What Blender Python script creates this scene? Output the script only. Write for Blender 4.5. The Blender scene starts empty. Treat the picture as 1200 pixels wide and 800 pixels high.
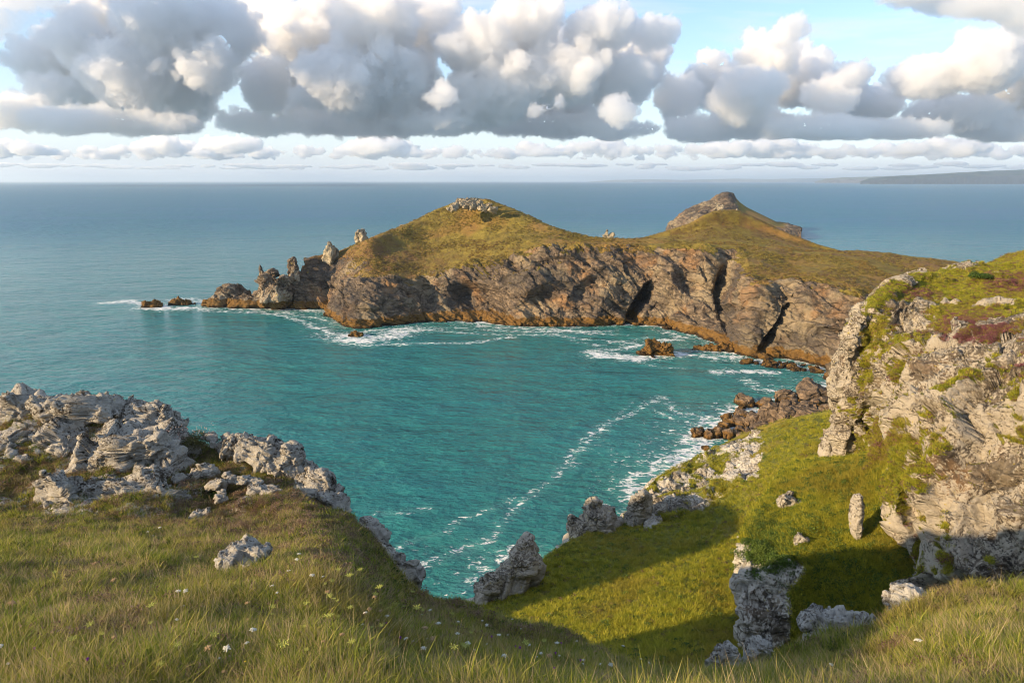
import bpy, math, random
import numpy as np
from mathutils import Vector, Matrix

# ------------------------------------------------------------------ camera, sky, sun, exposure
sc = bpy.context.scene
COL = sc.collection
rad = math.radians
EYE = 60.0                       # metres above the sea
FPX = 800.0                      # focal length in pixels of a 1200 px wide frame
PITCH = math.atan(188.0 / FPX)   # the horizon lies 188 px above the middle of the frame
cam_data = bpy.data.cameras.new('camera')
cam_data.sensor_width = 36.0
cam_data.lens = 24.0
cam_data.clip_start = 0.1
cam_data.clip_end = 200000.0
cam = bpy.data.objects.new('camera', cam_data)
cam.location = (0, 0, EYE)
cam.rotation_euler = (rad(90) - PITCH, 0, 0)
COL.objects.link(cam)
sc.camera = cam

SUN_EL = rad(17.0)
SUN_AZ = rad(-113.0)             # bearing of the sun, measured from +Y towards +X (so to the left and a little behind)
SUN_DIR = Vector((math.sin(SUN_AZ) * math.cos(SUN_EL), math.cos(SUN_AZ) * math.cos(SUN_EL), math.sin(SUN_EL)))
sun_data = bpy.data.lights.new('sun', 'SUN')
sun_data.energy = 5.0
sun_data.angle = rad(0.6)
sun_data.color = (1.0, 0.745, 0.45)
sun = bpy.data.objects.new('sun', sun_data)
sun.rotation_euler = (-SUN_DIR).to_track_quat('-Z', 'Y').to_euler()
sun.location = (-200, -100, 150)
COL.objects.link(sun)

world = bpy.data.worlds.new('World')
sc.world = world
world.use_nodes = True
wt = world.node_tree
wt.nodes.clear()
w_out = wt.nodes.new('ShaderNodeOutputWorld')
w_bg = wt.nodes.new('ShaderNodeBackground')
w_sky = wt.nodes.new('ShaderNodeTexSky')
w_sky.sky_type = 'NISHITA'
w_sky.sun_disc = False
w_sky.sun_elevation = SUN_EL
w_sky.sun_rotation = SUN_AZ
w_sky.altitude = 60
w_sky.air_density = 1.0
w_sky.dust_density = 0.4
w_sky.ozone_density = 3.0
w_bg.inputs['Strength'].default_value = 0.15
# high thin cloud: pale streaks and a milky band low down, in front of the clear sky
def w_node(t, **kw):
    n = wt.nodes.new('ShaderNode' + t)
    for k, v in kw.items(): setattr(n, k, v)
    return n
def w_math(op, a, b=0.0, clamp=False):
    n = w_node('Math', operation=op, use_clamp=clamp)
    for s_, v in zip(n.inputs, (a, b)):
        if isinstance(v, bpy.types.NodeSocket): wt.links.new(v, s_)
        else: s_.default_value = v
    return n.outputs[0]
w_tc = w_node('TexCoord')
w_sep = w_node('SeparateXYZ'); wt.links.new(w_tc.outputs['Generated'], w_sep.inputs[0])
w_z = w_math('MAXIMUM', w_sep.outputs[2], 0.0)
w_zz = w_math('ADD', w_z, 0.04)
w_cmb = w_node('CombineXYZ')
wt.links.new(w_math('DIVIDE', w_sep.outputs[0], w_zz), w_cmb.inputs[0])
wt.links.new(w_math('MULTIPLY', w_math('DIVIDE', w_sep.outputs[1], w_zz), 1.9), w_cmb.inputs[1])
w_n = w_node('TexNoise'); w_n.inputs['Scale'].default_value = 0.55; w_n.inputs['Detail'].default_value = 8; w_n.inputs['Roughness'].default_value = 0.62; w_n.inputs['Distortion'].default_value = 0.4
wt.links.new(w_cmb.outputs[0], w_n.inputs['Vector'])
w_mr = w_node('MapRange', interpolation_type='SMOOTHSTEP'); w_mr.inputs[1].default_value = 0.36; w_mr.inputs[2].default_value = 0.66
w_mr.inputs[3].default_value = 0.0; w_mr.inputs[4].default_value = 0.75
wt.links.new(w_n.outputs[0], w_mr.inputs[0])
w_low = w_math('MULTIPLY', w_math('POWER', w_math('SUBTRACT', 1.0, w_z, True), 9.0), 0.97)
w_f = w_math('MAXIMUM', w_mr.outputs[0], w_low)
w_mix = w_node('Mix', data_type='RGBA')
wt.links.new(w_f, w_mix.inputs[0]); wt.links.new(w_sky.outputs[0], w_mix.inputs[6])
w_mix.inputs[7].default_value = (3.45, 3.65, 4.05, 1)
wt.links.new(w_mix.outputs[2], w_bg.inputs['Color'])
wt.links.new(w_bg.outputs[0], w_out.inputs['Surface'])

sc.view_settings.view_transform = 'Standard'
sc.view_settings.look = 'None'
sc.view_settings.exposure = 0.84
sc.view_settings.gamma = 1.0
sc.render.engine = 'CYCLES'
cy = sc.cycles
cy.use_denoising = True
cy.denoiser = 'OPENIMAGEDENOISE'
cy.max_bounces = 12
cy.diffuse_bounces = 2
cy.glossy_bounces = 2
cy.transmission_bounces = 2
cy.transparent_max_bounces = 16
cy.volume_bounces = 12
cy.use_adaptive_sampling = True
cy.adaptive_threshold = 0.012
cy.filter_width = 1.05
cy.sample_clamp_indirect = 6.0

# ------------------------------------------------------------------ numpy noise
_rs = np.random.RandomState(7)
_PERM = np.concatenate([_rs.permutation(256)] * 3).astype(np.int32)
_GR = _rs.normal(size=(256, 3))
_GR = (_GR / np.linalg.norm(_GR, axis=1)[:, None]).astype(np.float32)

def gnoise(p, seed=0):
    """gradient noise in about -1..1 at points p (n,3)"""
    p = np.asarray(p, np.float32) + np.float32(seed * 17.37)
    i = np.floor(p).astype(np.int32)
    f = p - i
    w = f * f * f * (f * (f * 6 - 15) + 10)
    i &= 255
    out = np.zeros(len(p), np.float32)
    for dx in (0, 1):
        wx = w[:, 0] if dx else 1 - w[:, 0]
        hx = _PERM[(i[:, 0] + dx) & 255]
        for dy in (0, 1):
            wy = w[:, 1] if dy else 1 - w[:, 1]
            hy = _PERM[(hx + i[:, 1] + dy) & 255]
            for dz in (0, 1):
                wz = w[:, 2] if dz else 1 - w[:, 2]
                g = _GR[_PERM[(hy + i[:, 2] + dz) & 255]]
                d = g[:, 0] * (f[:, 0] - dx) + g[:, 1] * (f[:, 1] - dy) + g[:, 2] * (f[:, 2] - dz)
                out += wx * wy * wz * d
    return out * 1.5

def fbm(p, scale, octv=4, gain=0.5, lac=2.03, seed=0, kind='fbm'):
    p = np.asarray(p, np.float32) / scale
    a, s, out = 1.0, 0.0, np.zeros(len(p), np.float32)
    for k in range(octv):
        n = gnoise(p, seed + k * 3)
        if kind == 'ridge': n = 1 - 2 * np.abs(n)
        elif kind == 'billow': n = 2 * np.abs(n) - 0.5
        out += a * n
        s += a
        a *= gain
        p = p * lac
    return out / s

def worley(p, scale, seed=0, jitter=0.9):
    """F1, F2 distances (in cells) and a random value of the nearest cell"""
    p = np.asarray(p, np.float32) / scale + np.float32(seed * 9.1)
    i = np.floor(p).astype(np.int32)
    f = p - i
    f1 = np.full(len(p), 9.0, np.float32); f2 = f1.copy(); idv = np.zeros(len(p), np.float32)
    for dx in (-1, 0, 1):
        for dy in (-1, 0, 1):
            for dz in (-1, 0, 1):
                h = _PERM[(_PERM[(_PERM[(i[:, 0] + dx) & 255] + i[:, 1] + dy) & 255] + i[:, 2] + dz) & 255]
                g = _GR[h] * 0.5 * jitter + 0.5
                d = ((np.array([dx, dy, dz], np.float32) + g - f) ** 2).sum(1)
                near = d < f1
                f2 = np.where(near, f1, np.minimum(f2, d))
                idv = np.where(near, h, idv)
                f1 = np.where(near, d, f1)
    return np.sqrt(f1), np.sqrt(f2), idv / 255.0

def facets(p, scale, seed=0, jitter=0.95):
    """each cell is a tilted flat face: a broken, angular surface of about -1..1"""
    p = np.asarray(p, np.float32) / scale + np.float32(seed * 5.3)
    i = np.floor(p).astype(np.int32); f = p - i
    f1 = np.full(len(p), 9.0, np.float32); f2 = f1.copy(); hv = np.zeros(len(p), np.int32); dv = np.zeros_like(p)
    for dx in (-1, 0, 1):
        for dy in (-1, 0, 1):
            for dz in (-1, 0, 1):
                h = _PERM[(_PERM[(_PERM[(i[:, 0] + dx) & 255] + i[:, 1] + dy) & 255] + i[:, 2] + dz) & 255]
                e = np.array([dx, dy, dz], np.float32) + _GR[h] * 0.5 * jitter + 0.5 - f
                d = (e ** 2).sum(1); near = d < f1
                f2 = np.where(near, f1, np.minimum(f2, d)); hv = np.where(near, h, hv)
                dv = np.where(near[:, None], e, dv); f1 = np.where(near, d, f1)
    g = _GR[(hv * 7 + 13) & 255]
    edge = np.sqrt(f2) - np.sqrt(f1)
    return (g * dv).sum(1) * 1.1 + (hv / 255.0 - .5) * .7 - 0.22 * (1 - smooth(edge, 0, .07))

def smooth(x, a, b):
    t = np.clip((x - a) / (b - a), 0, 1)
    return t * t * (3 - 2 * t)

# ------------------------------------------------------------------ pixels to directions
CP, SP = math.cos(PITCH), math.sin(PITCH)
def ray(u, v):
    """direction through pixel (u, v) of the 1200x800 photograph, scaled so that y = 1"""
    x = (np.asarray(u, float) - 600.0) / FPX
    y = (400.0 - np.asarray(v, float)) / FPX
    wy = CP + y * SP
    wz = y * CP - SP
    return x / wy, wz / wy

def P(u, v, d):
    """world point at ground distance y = d seen at pixel (u, v)"""
    a, b = ray(u, v)
    return np.array([a * d, d + 0 * a, EYE + b * d])

def PZ(u, v, z=0.0):
    """world point at height z seen at pixel (u, v)"""
    a, b = ray(u, v)
    d = (z - EYE) / b
    return np.array([a * d, d, z])

def pix(p):
    """pixel of world points (n,3)"""
    x, y, z = p[:, 0], p[:, 1], p[:, 2] - EYE
    depth = y * CP - z * SP
    up = y * SP + z * CP
    return 600 + FPX * x / depth, 400 - FPX * up / depth

# ------------------------------------------------------------------ meshes
def new_mesh(name, v, f, smooth_shade=True):
    """v (n,3), f (m,3) or (m,4) arrays -> mesh, built fast"""
    v = np.ascontiguousarray(v, np.float32); f = np.ascontiguousarray(f, np.int32)
    k = f.shape[1]
    me = bpy.data.meshes.new(name)
    me.vertices.add(len(v)); me.vertices.foreach_set('co', v.ravel())
    me.loops.add(f.size); me.loops.foreach_set('vertex_index', f.ravel())
    me.polygons.add(len(f))
    me.polygons.foreach_set('loop_start', np.arange(0, f.size, k, dtype=np.int32))
    me.update(calc_edges=True)
    me.validate()
    if smooth_shade:
        me.polygons.foreach_set('use_smooth', np.ones(len(me.polygons), bool))
    return me

def attr(me, name, val):
    a = me.attributes.new(name, 'FLOAT', 'POINT')
    a.data.foreach_set('value', np.ascontiguousarray(val, np.float32))

def link(name, me, mat=None, parent=None, loc=None):
    o = bpy.data.objects.new(name, me)
    COL.objects.link(o)
    if mat is not None and hasattr(me, 'materials') and len(me.materials) == 0: me.materials.append(mat)
    if parent is not None: o.parent = parent
    if loc is not None: o.location = loc
    return o

def tag(o, label=None, cat=None, group=None, kind=None):
    if label: o['label'] = label
    if cat: o['category'] = cat
    if group: o['group'] = group
    if kind: o['kind'] = kind
    return o

def grid_faces(nr, nc, wrap=False):
    """faces of a grid with nr rows, nc columns"""
    r = np.arange(nr - 1)[:, None]
    c = np.arange(nc if wrap else nc - 1)[None, :]
    c1 = (c + 1) % nc
    return np.stack([r * nc + c, r * nc + c1, (r + 1) * nc + c1, (r + 1) * nc + c], -1).reshape(-1, 4)

def normals(v, f):
    """area weighted vertex normals"""
    a = v[f[:, 2]] - v[f[:, 0]]
    b = v[f[:, 3 if f.shape[1] == 4 else 1]] - v[f[:, 1 if f.shape[1] == 4 else 0]]
    n = np.cross(a, b) if f.shape[1] == 4 else np.cross(v[f[:, 1]] - v[f[:, 0]], v[f[:, 2]] - v[f[:, 0]])
    out = np.zeros_like(v)
    for k in range(f.shape[1]):
        for c in range(3):
            out[:, c] += np.bincount(f[:, k], weights=n[:, c], minlength=len(v))
    return out / np.maximum(np.linalg.norm(out, axis=1)[:, None], 1e-9)

def catmull(pts, t):
    """Catmull-Rom through pts (n, ...) at parameters t in 0..n-1"""
    pts = np.asarray(pts, float)
    n = len(pts)
    i = np.clip(np.floor(t).astype(int), 0, n - 2)
    f = (t - i).reshape((-1,) + (1,) * (pts.ndim - 1))
    g = lambda k: pts[np.clip(k, 0, n - 1)]
    p0, p1, p2, p3 = g(i - 1), g(i), g(i + 1), g(i + 2)
    return 0.5 * (2 * p1 + (p2 - p0) * f + (2 * p0 - 5 * p1 + 4 * p2 - p3) * f ** 2 + (3 * p1 - p0 - 3 * p2 + p3) * f ** 3)

def resample_t(pts, n, even=0.7):
    """n parameters along pts, spaced partly by length"""
    d = np.linalg.norm(np.diff(pts, axis=0), axis=-1)
    d = d if d.ndim == 1 else d.mean(axis=tuple(range(1, d.ndim)))
    d = d * even + d.mean() * (1 - even)
    s = np.concatenate([[0], np.cumsum(d)])
    return np.interp(np.linspace(0, s[-1], n), s, np.arange(len(s)))

def net(ctrl, nr, nc, even=0.7):
    """smooth surface through a control net ctrl (R, C, 3) -> points (nr, nc, 3), row and column parameters"""
    ctrl = np.asarray(ctrl, float)
    tr = resample_t(ctrl, nr, even)
    tc = resample_t(ctrl.transpose(1, 0, 2), nc, even)
    a = catmull(ctrl, tr)
    b = catmull(a.transpose(1, 0, 2), tc).transpose(1, 0, 2)
    return b, tr, tc

def ico(sub):
    import bmesh
    bm = bmesh.new(); bmesh.ops.create_icosphere(bm, subdivisions=sub, radius=1)
    v = np.array([x.co[:] for x in bm.verts]); f = np.array([[a.index for a in p.verts] for p in bm.faces]); bm.free()
    return v, f
ICO3, ICO2, ICO1 = ico(3), ico(2), ico(1)

# ------------------------------------------------------------------ node helper and materials
class NT:
    def __init__(s, name):
        s.m = bpy.data.materials.new(name); s.m.use_nodes = True
        s.t = s.m.node_tree; s.t.nodes.clear()
        s.out = s.t.nodes.new('ShaderNodeOutputMaterial')
        s.co = s.t.nodes.new('ShaderNodeTexCoord').outputs['Object']
    def node(s, typ, **kw):
        n = s.t.nodes.new('ShaderNode' + typ)
        for k, v in kw.items(): setattr(n, k, v)
        return n
    def put(s, sock, val):
        if isinstance(val, bpy.types.NodeSocket): s.t.links.new(val, sock)
        elif val is not None:
            if isinstance(val, tuple) and len(val) == 3 and sock.type == 'RGBA': val = val + (1,)
            sock.default_value = val
    def noise(s, scale, detail=4, rough=0.55, vec=None, dist=0.0, color=False):
        n = s.node('TexNoise'); s.put(n.inputs['Vector'], vec or s.co)
        s.put(n.inputs['Scale'], scale); n.inputs['Detail'].default_value = detail
        n.inputs['Roughness'].default_value = rough; n.inputs['Distortion'].default_value = dist
        return n.outputs['Color' if color else 'Fac']
    def voro(s, scale, feature='F1', vec=None, out='Distance', rnd=1.0):
        n = s.node('TexVoronoi', feature=feature); s.put(n.inputs['Vector'], vec or s.co)
        n.inputs['Scale'].default_value = scale; n.inputs['Randomness'].default_value = rnd
        return n.outputs[out]
    def math(s, op, a, b=None, clamp=False):
        n = s.node('Math', operation=op, use_clamp=clamp); s.put(n.inputs[0], a)
        if b is not None: s.put(n.inputs[1], b)
        return n.outputs[0]
    def mr(s, x, a, b, c=0.0, d=1.0, kind='SMOOTHSTEP'):
        n = s.node('MapRange', interpolation_type=kind); s.put(n.inputs[0], x)
        for i, q in enumerate((a, b, c, d)): s.put(n.inputs[i + 1], q)
        return n.outputs[0]
    def mix(s, f, a, b, mode='MIX'):
        n = s.node('Mix', data_type='RGBA', blend_type=mode, clamp_factor=True)
        s.put(n.inputs[0], f); s.put(n.inputs[6], a); s.put(n.inputs[7], b)
        return n.outputs[2]
    def ramp(s, f, stops, mode='LINEAR'):
        n = s.node('ValToRGB'); cr = n.color_ramp; cr.interpolation = mode
        while len(cr.elements) < len(stops): cr.elements.new(0.5)
        for e, (p, c) in zip(cr.elements, stops):
            e.position = p; e.color = tuple(c) + (1,) if len(c) == 3 else c
        s.put(n.inputs[0], f); return n.outputs[0]
    def attr(s, name):
        n = s.node('Attribute', attribute_name=name); return n.outputs['Fac']
    def vscale(s, v, sx, sy, sz, rot=None):
        n = s.node('Mapping'); s.put(n.inputs[0], v or s.co); n.inputs['Scale'].default_value = (sx, sy, sz)
        if rot: n.inputs['Rotation'].default_value = rot
        return n.outputs[0]
    def warp(s, amount, scale):
        c = s.noise(scale, 3, color=True)
        n = s.node('VectorMath', operation='MULTIPLY_ADD'); s.put(n.inputs[0], c)
        n.inputs[1].default_value = (amount,) * 3; s.put(n.inputs[2], s.co)
        return n.outputs[0]
    def bump(s, h, strength, dist, normal=None):
        n = s.node('Bump'); n.inputs['Strength'].default_value = strength; n.inputs['Distance'].default_value = dist
        s.put(n.inputs['Height'], h)
        if normal is not None: s.put(n.inputs['Normal'], normal)
        return n.outputs[0]
    def pbr(s, color, rough=0.9, normal=None, spec=0.3, **kw):
        n = s.node('BsdfPrincipled'); s.put(n.inputs['Base Color'], color); s.put(n.inputs['Roughness'], rough)
        s.put(n.inputs['Specular IOR Level'], spec)
        if normal is not None: s.put(n.inputs['Normal'], normal)
        for k, v in kw.items(): s.put(n.inputs[k.replace('_', ' ')], v)
        s.t.links.new(n.outputs[0], s.out.inputs[0]); return n
    def zpos(s):
        n = s.node('NewGeometry'); x = s.node('SeparateXYZ'); s.put(x.inputs[0], n.outputs['Position'])
        return x.outputs[2]

def rock_land(name, rock, grass, S=1.0, tide=None, lichen=0.0, lichen_col=(0.62, 0.58, 0.50), soil_shade=(0.16, 0.085, 0.04), bumpd=1.0, orange=0.25, heather=False, zones=0.0, strata=(0.25, 0.35, 1.0), specks=0.0):
    """ground that is rock where the attribute 'grass' is 0 and turf where it is 1; S = metres of its main features"""
    n = NT(name)
    w = n.warp(2.5 * S, 0.25 / S)
    st = n.vscale(w, *strata, rot=(0.5, 0.35, 0.2))
    n1 = n.noise(0.9 / S, 8, 0.65, w)
    n2 = n.noise(0.22 / S, 4, 0.5)
    n3 = n.noise(2.2 / S, 6, 0.7, st)
    col = n.ramp(n1, [(0.30, rock[0]), (0.48, rock[1]), (0.62, rock[2]), (0.78, rock[3])])
    col = n.mix(n.mr(n3, 0.42, 0.60, 0, 0.55), col, rock[0])
    if orange: col = n.mix(n.mr(n2, 0.52, 0.68, 0, orange * 2), col, (0.36, 0.195, 0.08))
    if zones:
        zn = n.noise(0.085 / S, 5, 0.6, n.vscale(w, 1.0, 0.6, 1.6, rot=(0.3, 0.5, 0)))
        col = n.mix(n.mr(zn, 0.44, 0.58, 0, zones), col, (0.075, 0.066, 0.058))
        zn2 = n.noise(0.12 / S, 5, 0.6, n.vscale(w, 1.3, 1, 0.8))
        col = n.mix(n.mr(zn2, 0.50, 0.62, 0, zones * .8), col, (0.33, 0.265, 0.165))
    crack = n.voro(0.8 / S, 'DISTANCE_TO_EDGE', st)
    col = n.mix(n.mr(crack, 0.0, 0.06, 0.55, 0.0), col, (0.03, 0.024, 0.018))
    if lichen > 0:
        l1 = n.noise(3.2 / S, 8, 0.72, w)
        l2 = n.noise(0.16 / S, 5, 0.62)
        lf = n.math('ADD', l1, n.math('MULTIPLY', n.math('SUBTRACT', l2, 0.5), 0.95))
        lm = n.mr(lf, 0.57 - 0.18 * lichen, 0.61 - 0.18 * lichen, 0, 0.92)
        lc = n.mix(n.noise(6 / S, 4, 0.6), lichen_col, tuple(c * 0.62 for c in lichen_col))
        col = n.mix(lm, col, lc)
        yl = n.mr(n.noise(1.3 / S, 5, 0.7), 0.64, 0.68, 0, 0.7)
        col = n.mix(yl, col, (0.42, 0.33, 0.05))
    if tide:
        z = n.math('ADD', n.zpos(), n.math('MULTIPLY', n.math('SUBTRACT', n.noise(0.25, 4, 0.6), 0.5), 5.0))
        kelp = n.mix(n.noise(0.9, 6, 0.7), (0.035, 0.020, 0.008), (0.30, 0.16, 0.035))
        col = n.mix(n.mr(z, tide, tide + 0.9, 0.92, 0.0), col, kelp)
        col = n.mix(n.mr(z, 0.3, 1.1, 0.9, 0.0), col, (0.02, 0.015, 0.01))
    # turf
    g1 = n.noise(0.5 / S, 6, 0.65)
    g2 = n.noise(0.07 / S, 4, 0.55)
    g3 = n.noise(3.0 / S, 5, 0.75)
    gc = n.ramp(n.math('ADD', n.math('MULTIPLY', g1, 0.55), n.math('MULTIPLY', g3, 0.45)),
                [(0.34, grass[0]), (0.48, grass[1]), (0.60, grass[2]), (0.72, grass[3])])
    gc = n.mix(n.mr(g2, 0.46, 0.62, 0, 0.75), gc, grass[4])
    if heather:
        hm = n.math('MULTIPLY', n.mr(n.noise(0.35 / S, 4, 0.6), 0.50, 0.60), n.mr(n.noise(4 / S, 3, 0.6), 0.42, 0.55))
        gc = n.mix(n.math('MULTIPLY', n.math('MULTIPLY', hm, 0.25), n.attr('heather')), gc, (0.26, 0.07, 0.10))
    gc = n.mix(n.math('MULTIPLY', n.attr('soil_shade'), n.mr(n.math('ADD', g1, n.math('MULTIPLY', g3, 0.5)), 0.55, 0.85, 1.0, 0.35)), gc, soil_shade)
    ga = n.math('ADD', n.attr('grass'), n.math('MULTIPLY', n.math('SUBTRACT', n.math('ADD', n.math('MULTIPLY', g1, 0.5), n.math('MULTIPLY', n1, 0.5)), 0.5), 1.6))
    gm = n.mr(ga, 0.44, 0.56)
    if specks:
        sp = n.mr(n.math('ADD', n.voro(1.6 / S, 'F1', w), n.math('MULTIPLY', g1, 0.5)), 0.33, 0.38, specks, 0)
        gm = n.math('SUBTRACT', gm, n.math('MULTIPLY', sp, n.mr(ga, 1.3, 0.8)), clamp=True)
    col = n.mix(gm, col, gc)
    h = n.math('ADD', n.math('MULTIPLY', n1, 0.9), n.math('MULTIPLY', n3, 0.6))
    h = n.math('ADD', h, n.mr(crack, 0.0, 0.12, -0.35, 0))
    h = n.math('ADD', h, n.math('MULTIPLY', n.noise(7 / S, 5, 0.7), 0.25))
    hg = n.math('ADD', n.math('MULTIPLY', g3, 0.5), n.math('MULTIPLY', g1, 0.35))
    hh = n.node('Mix', data_type='FLOAT'); n.put(hh.inputs[0], gm); n.put(hh.inputs[2], h); n.put(hh.inputs[3], hg)
    nb = n.bump(hh.outputs[0], 0.9, 1.1 * S * bumpd)
    n.pbr(col, 0.93, nb, 0.2)
    return n.m

ROCK_BROWN = [(0.055, 0.044, 0.035), (0.165, 0.125, 0.088), (0.30, 0.225, 0.15), (0.46, 0.36, 0.25)]
ROCK_GREY = [(0.06, 0.052, 0.042), (0.17, 0.145, 0.11), (0.32, 0.275, 0.215), (0.50, 0.45, 0.37)]
TURF_FAR = [(0.085, 0.066, 0.018), (0.175, 0.135, 0.028), (0.255, 0.200, 0.038), (0.37, 0.27, 0.065), (0.27, 0.155, 0.050)]
TURF_NEAR = [(0.035, 0.042, 0.010), (0.11, 0.12, 0.018), (0.20, 0.19, 0.026), (0.31, 0.24, 0.060), (0.20, 0.155, 0.034)]

M = {}
M['headland'] = rock_land('headland_ground', ROCK_BROWN, TURF_FAR, 2.6, tide=3.2, lichen=0.0, zones=0.75, orange=0.30, bumpd=0.6, lichen_col=(0.45, 0.39, 0.30))
M['crag'] = rock_land('cliff_lichen_ground', [(0.055, 0.045, 0.034), (0.15, 0.12, 0.085), (0.27, 0.22, 0.16), (0.40, 0.34, 0.26)], TURF_NEAR, 0.8, lichen=0.60, zones=0.35, heather=True, orange=0.15, bumpd=0.6, lichen_col=(0.50, 0.44, 0.34))
M['slope'] = rock_land('turf_slope_ground', ROCK_GREY, TURF_NEAR, 0.9, lichen=0.72, orange=0.1, bumpd=0.5, tide=2.0)
M['near'] = rock_land('clifftop_ground', ROCK_GREY, TURF_NEAR, 0.5, lichen=0.8, orange=0.1, bumpd=0.3, soil_shade=(0.10, 0.062, 0.038))

# ------------------------------------------------------------------ the sea
COAST = [(165,361),(235,361),(300,362),(350,362),(385,365),(408,381),(450,379),(490,376),(540,376),(580,379),(620,381),(660,381),(700,380),(745,380),(785,382),(822,394),(850,402),(832,410),(880,416),(915,418),(955,426),(985,436),(960,470),(930,485),(880,480),(862,503),(850,510),(828,510),(815,530),(796,548),(765,600),(690,680),(580,740)]
coast = np.array([PZ(u, v)[:2] for u, v in COAST])
STREAKS = [  # pixel polylines of foam lines, half width in metres, strength
    ([(560,640),(600,600),(640,565),(665,545),(685,522),(700,500),(740,485),(775,465)], 1.1, 0.52),
    ([(560,640),(500,660),(450,665),(400,690)], 1.2, 0.6),
    ([(470,640),(520,625),(560,600),(600,585)], 0.9, 0.45),
    ([(540,690),(560,670),(585,655),(620,640)], 2.4, 0.6),
    ([(440,600),(480,598),(505,596)], 0.8, 0.55),
    ([(300,365),(340,372),(375,385),(400,392)], 1.5, 0.9),
    ([(392,392),(420,398),(450,396),(470,390)], 5.5, 1.2),
    ([(400,400),(440,405),(500,402),(545,402),(600,395)], 1.6, 0.8),
    ([(470,385),(520,388),(580,392),(640,392),(700,398),(740,402)], 1.5, 0.7),
    ([(560,382),(640,386),(720,392)], 2.4, 0.85),
    ([(430,388),(480,384),(540,384),(600,388),(660,389),(720,388)], 1.6, 0.85), ([(700,410),(730,408),(760,402)], 1.2, .7), ([(330,366),(370,372),(395,380)], 2.2, .85),
    ([(780,560),(790,545),(806,532)], 3.0, .8),
    ([(660,395),(700,405),(740,398),(760,394)], 1.3, 0.6),
    ([(700,415),(740,420),(790,415),(850,418),(900,424),(940,432),(975,436)], 3.4, 1.2),
    ([(740,405),(770,400),(800,396),(780,388)], 2.2, 0.95),
    ([(840,436),(870,434),(910,437)], 1.6, 1.25),
    ([(720,420),(760,428),(800,432)], 1.0, 0.5),
    ([(870,445),(890,455),(920,460),(935,465)], 2.0, 0.8),
    ([(935,462),(905,470),(870,480),(855,490),(835,500)], 3.2, 1.0),
    ([(835,500),(815,512),(800,530),(785,545)], 3.2, 0.95),
    ([(780,470),(800,485),(830,488),(860,478)], 1.2, 0.6),
    ([(800,495),(780,488),(765,478)], 0.9, 0.5),
    ([(770,545),(750,560),(735,580)], 2.0, 0.9),
    ([(120,355),(150,353),(170,356),(200,360)], 3.0, 1.15),
    ([(165,362),(220,363),(280,366),(330,367)], 1.6, 0.9),
    ([(205,352),(225,350),(240,356)], 3.0, 1.0),
    ([(740,470),(720,490),(700,520),(720,540)], 0.8, 0.35),
    ([(905,273),(935,275)], 4, 0.6),
]
def polydist(p, pl):
    best = np.full(len(p), 1e9)
    for a, b in zip(pl[:-1], pl[1:]):
        ab = b - a
        t = np.clip(((p - a) @ ab) / max(ab @ ab, 1e-9), 0, 1)
        best = np.minimum(best, np.linalg.norm(p - (a + t[:, None] * ab), axis=1))
    return best

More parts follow.
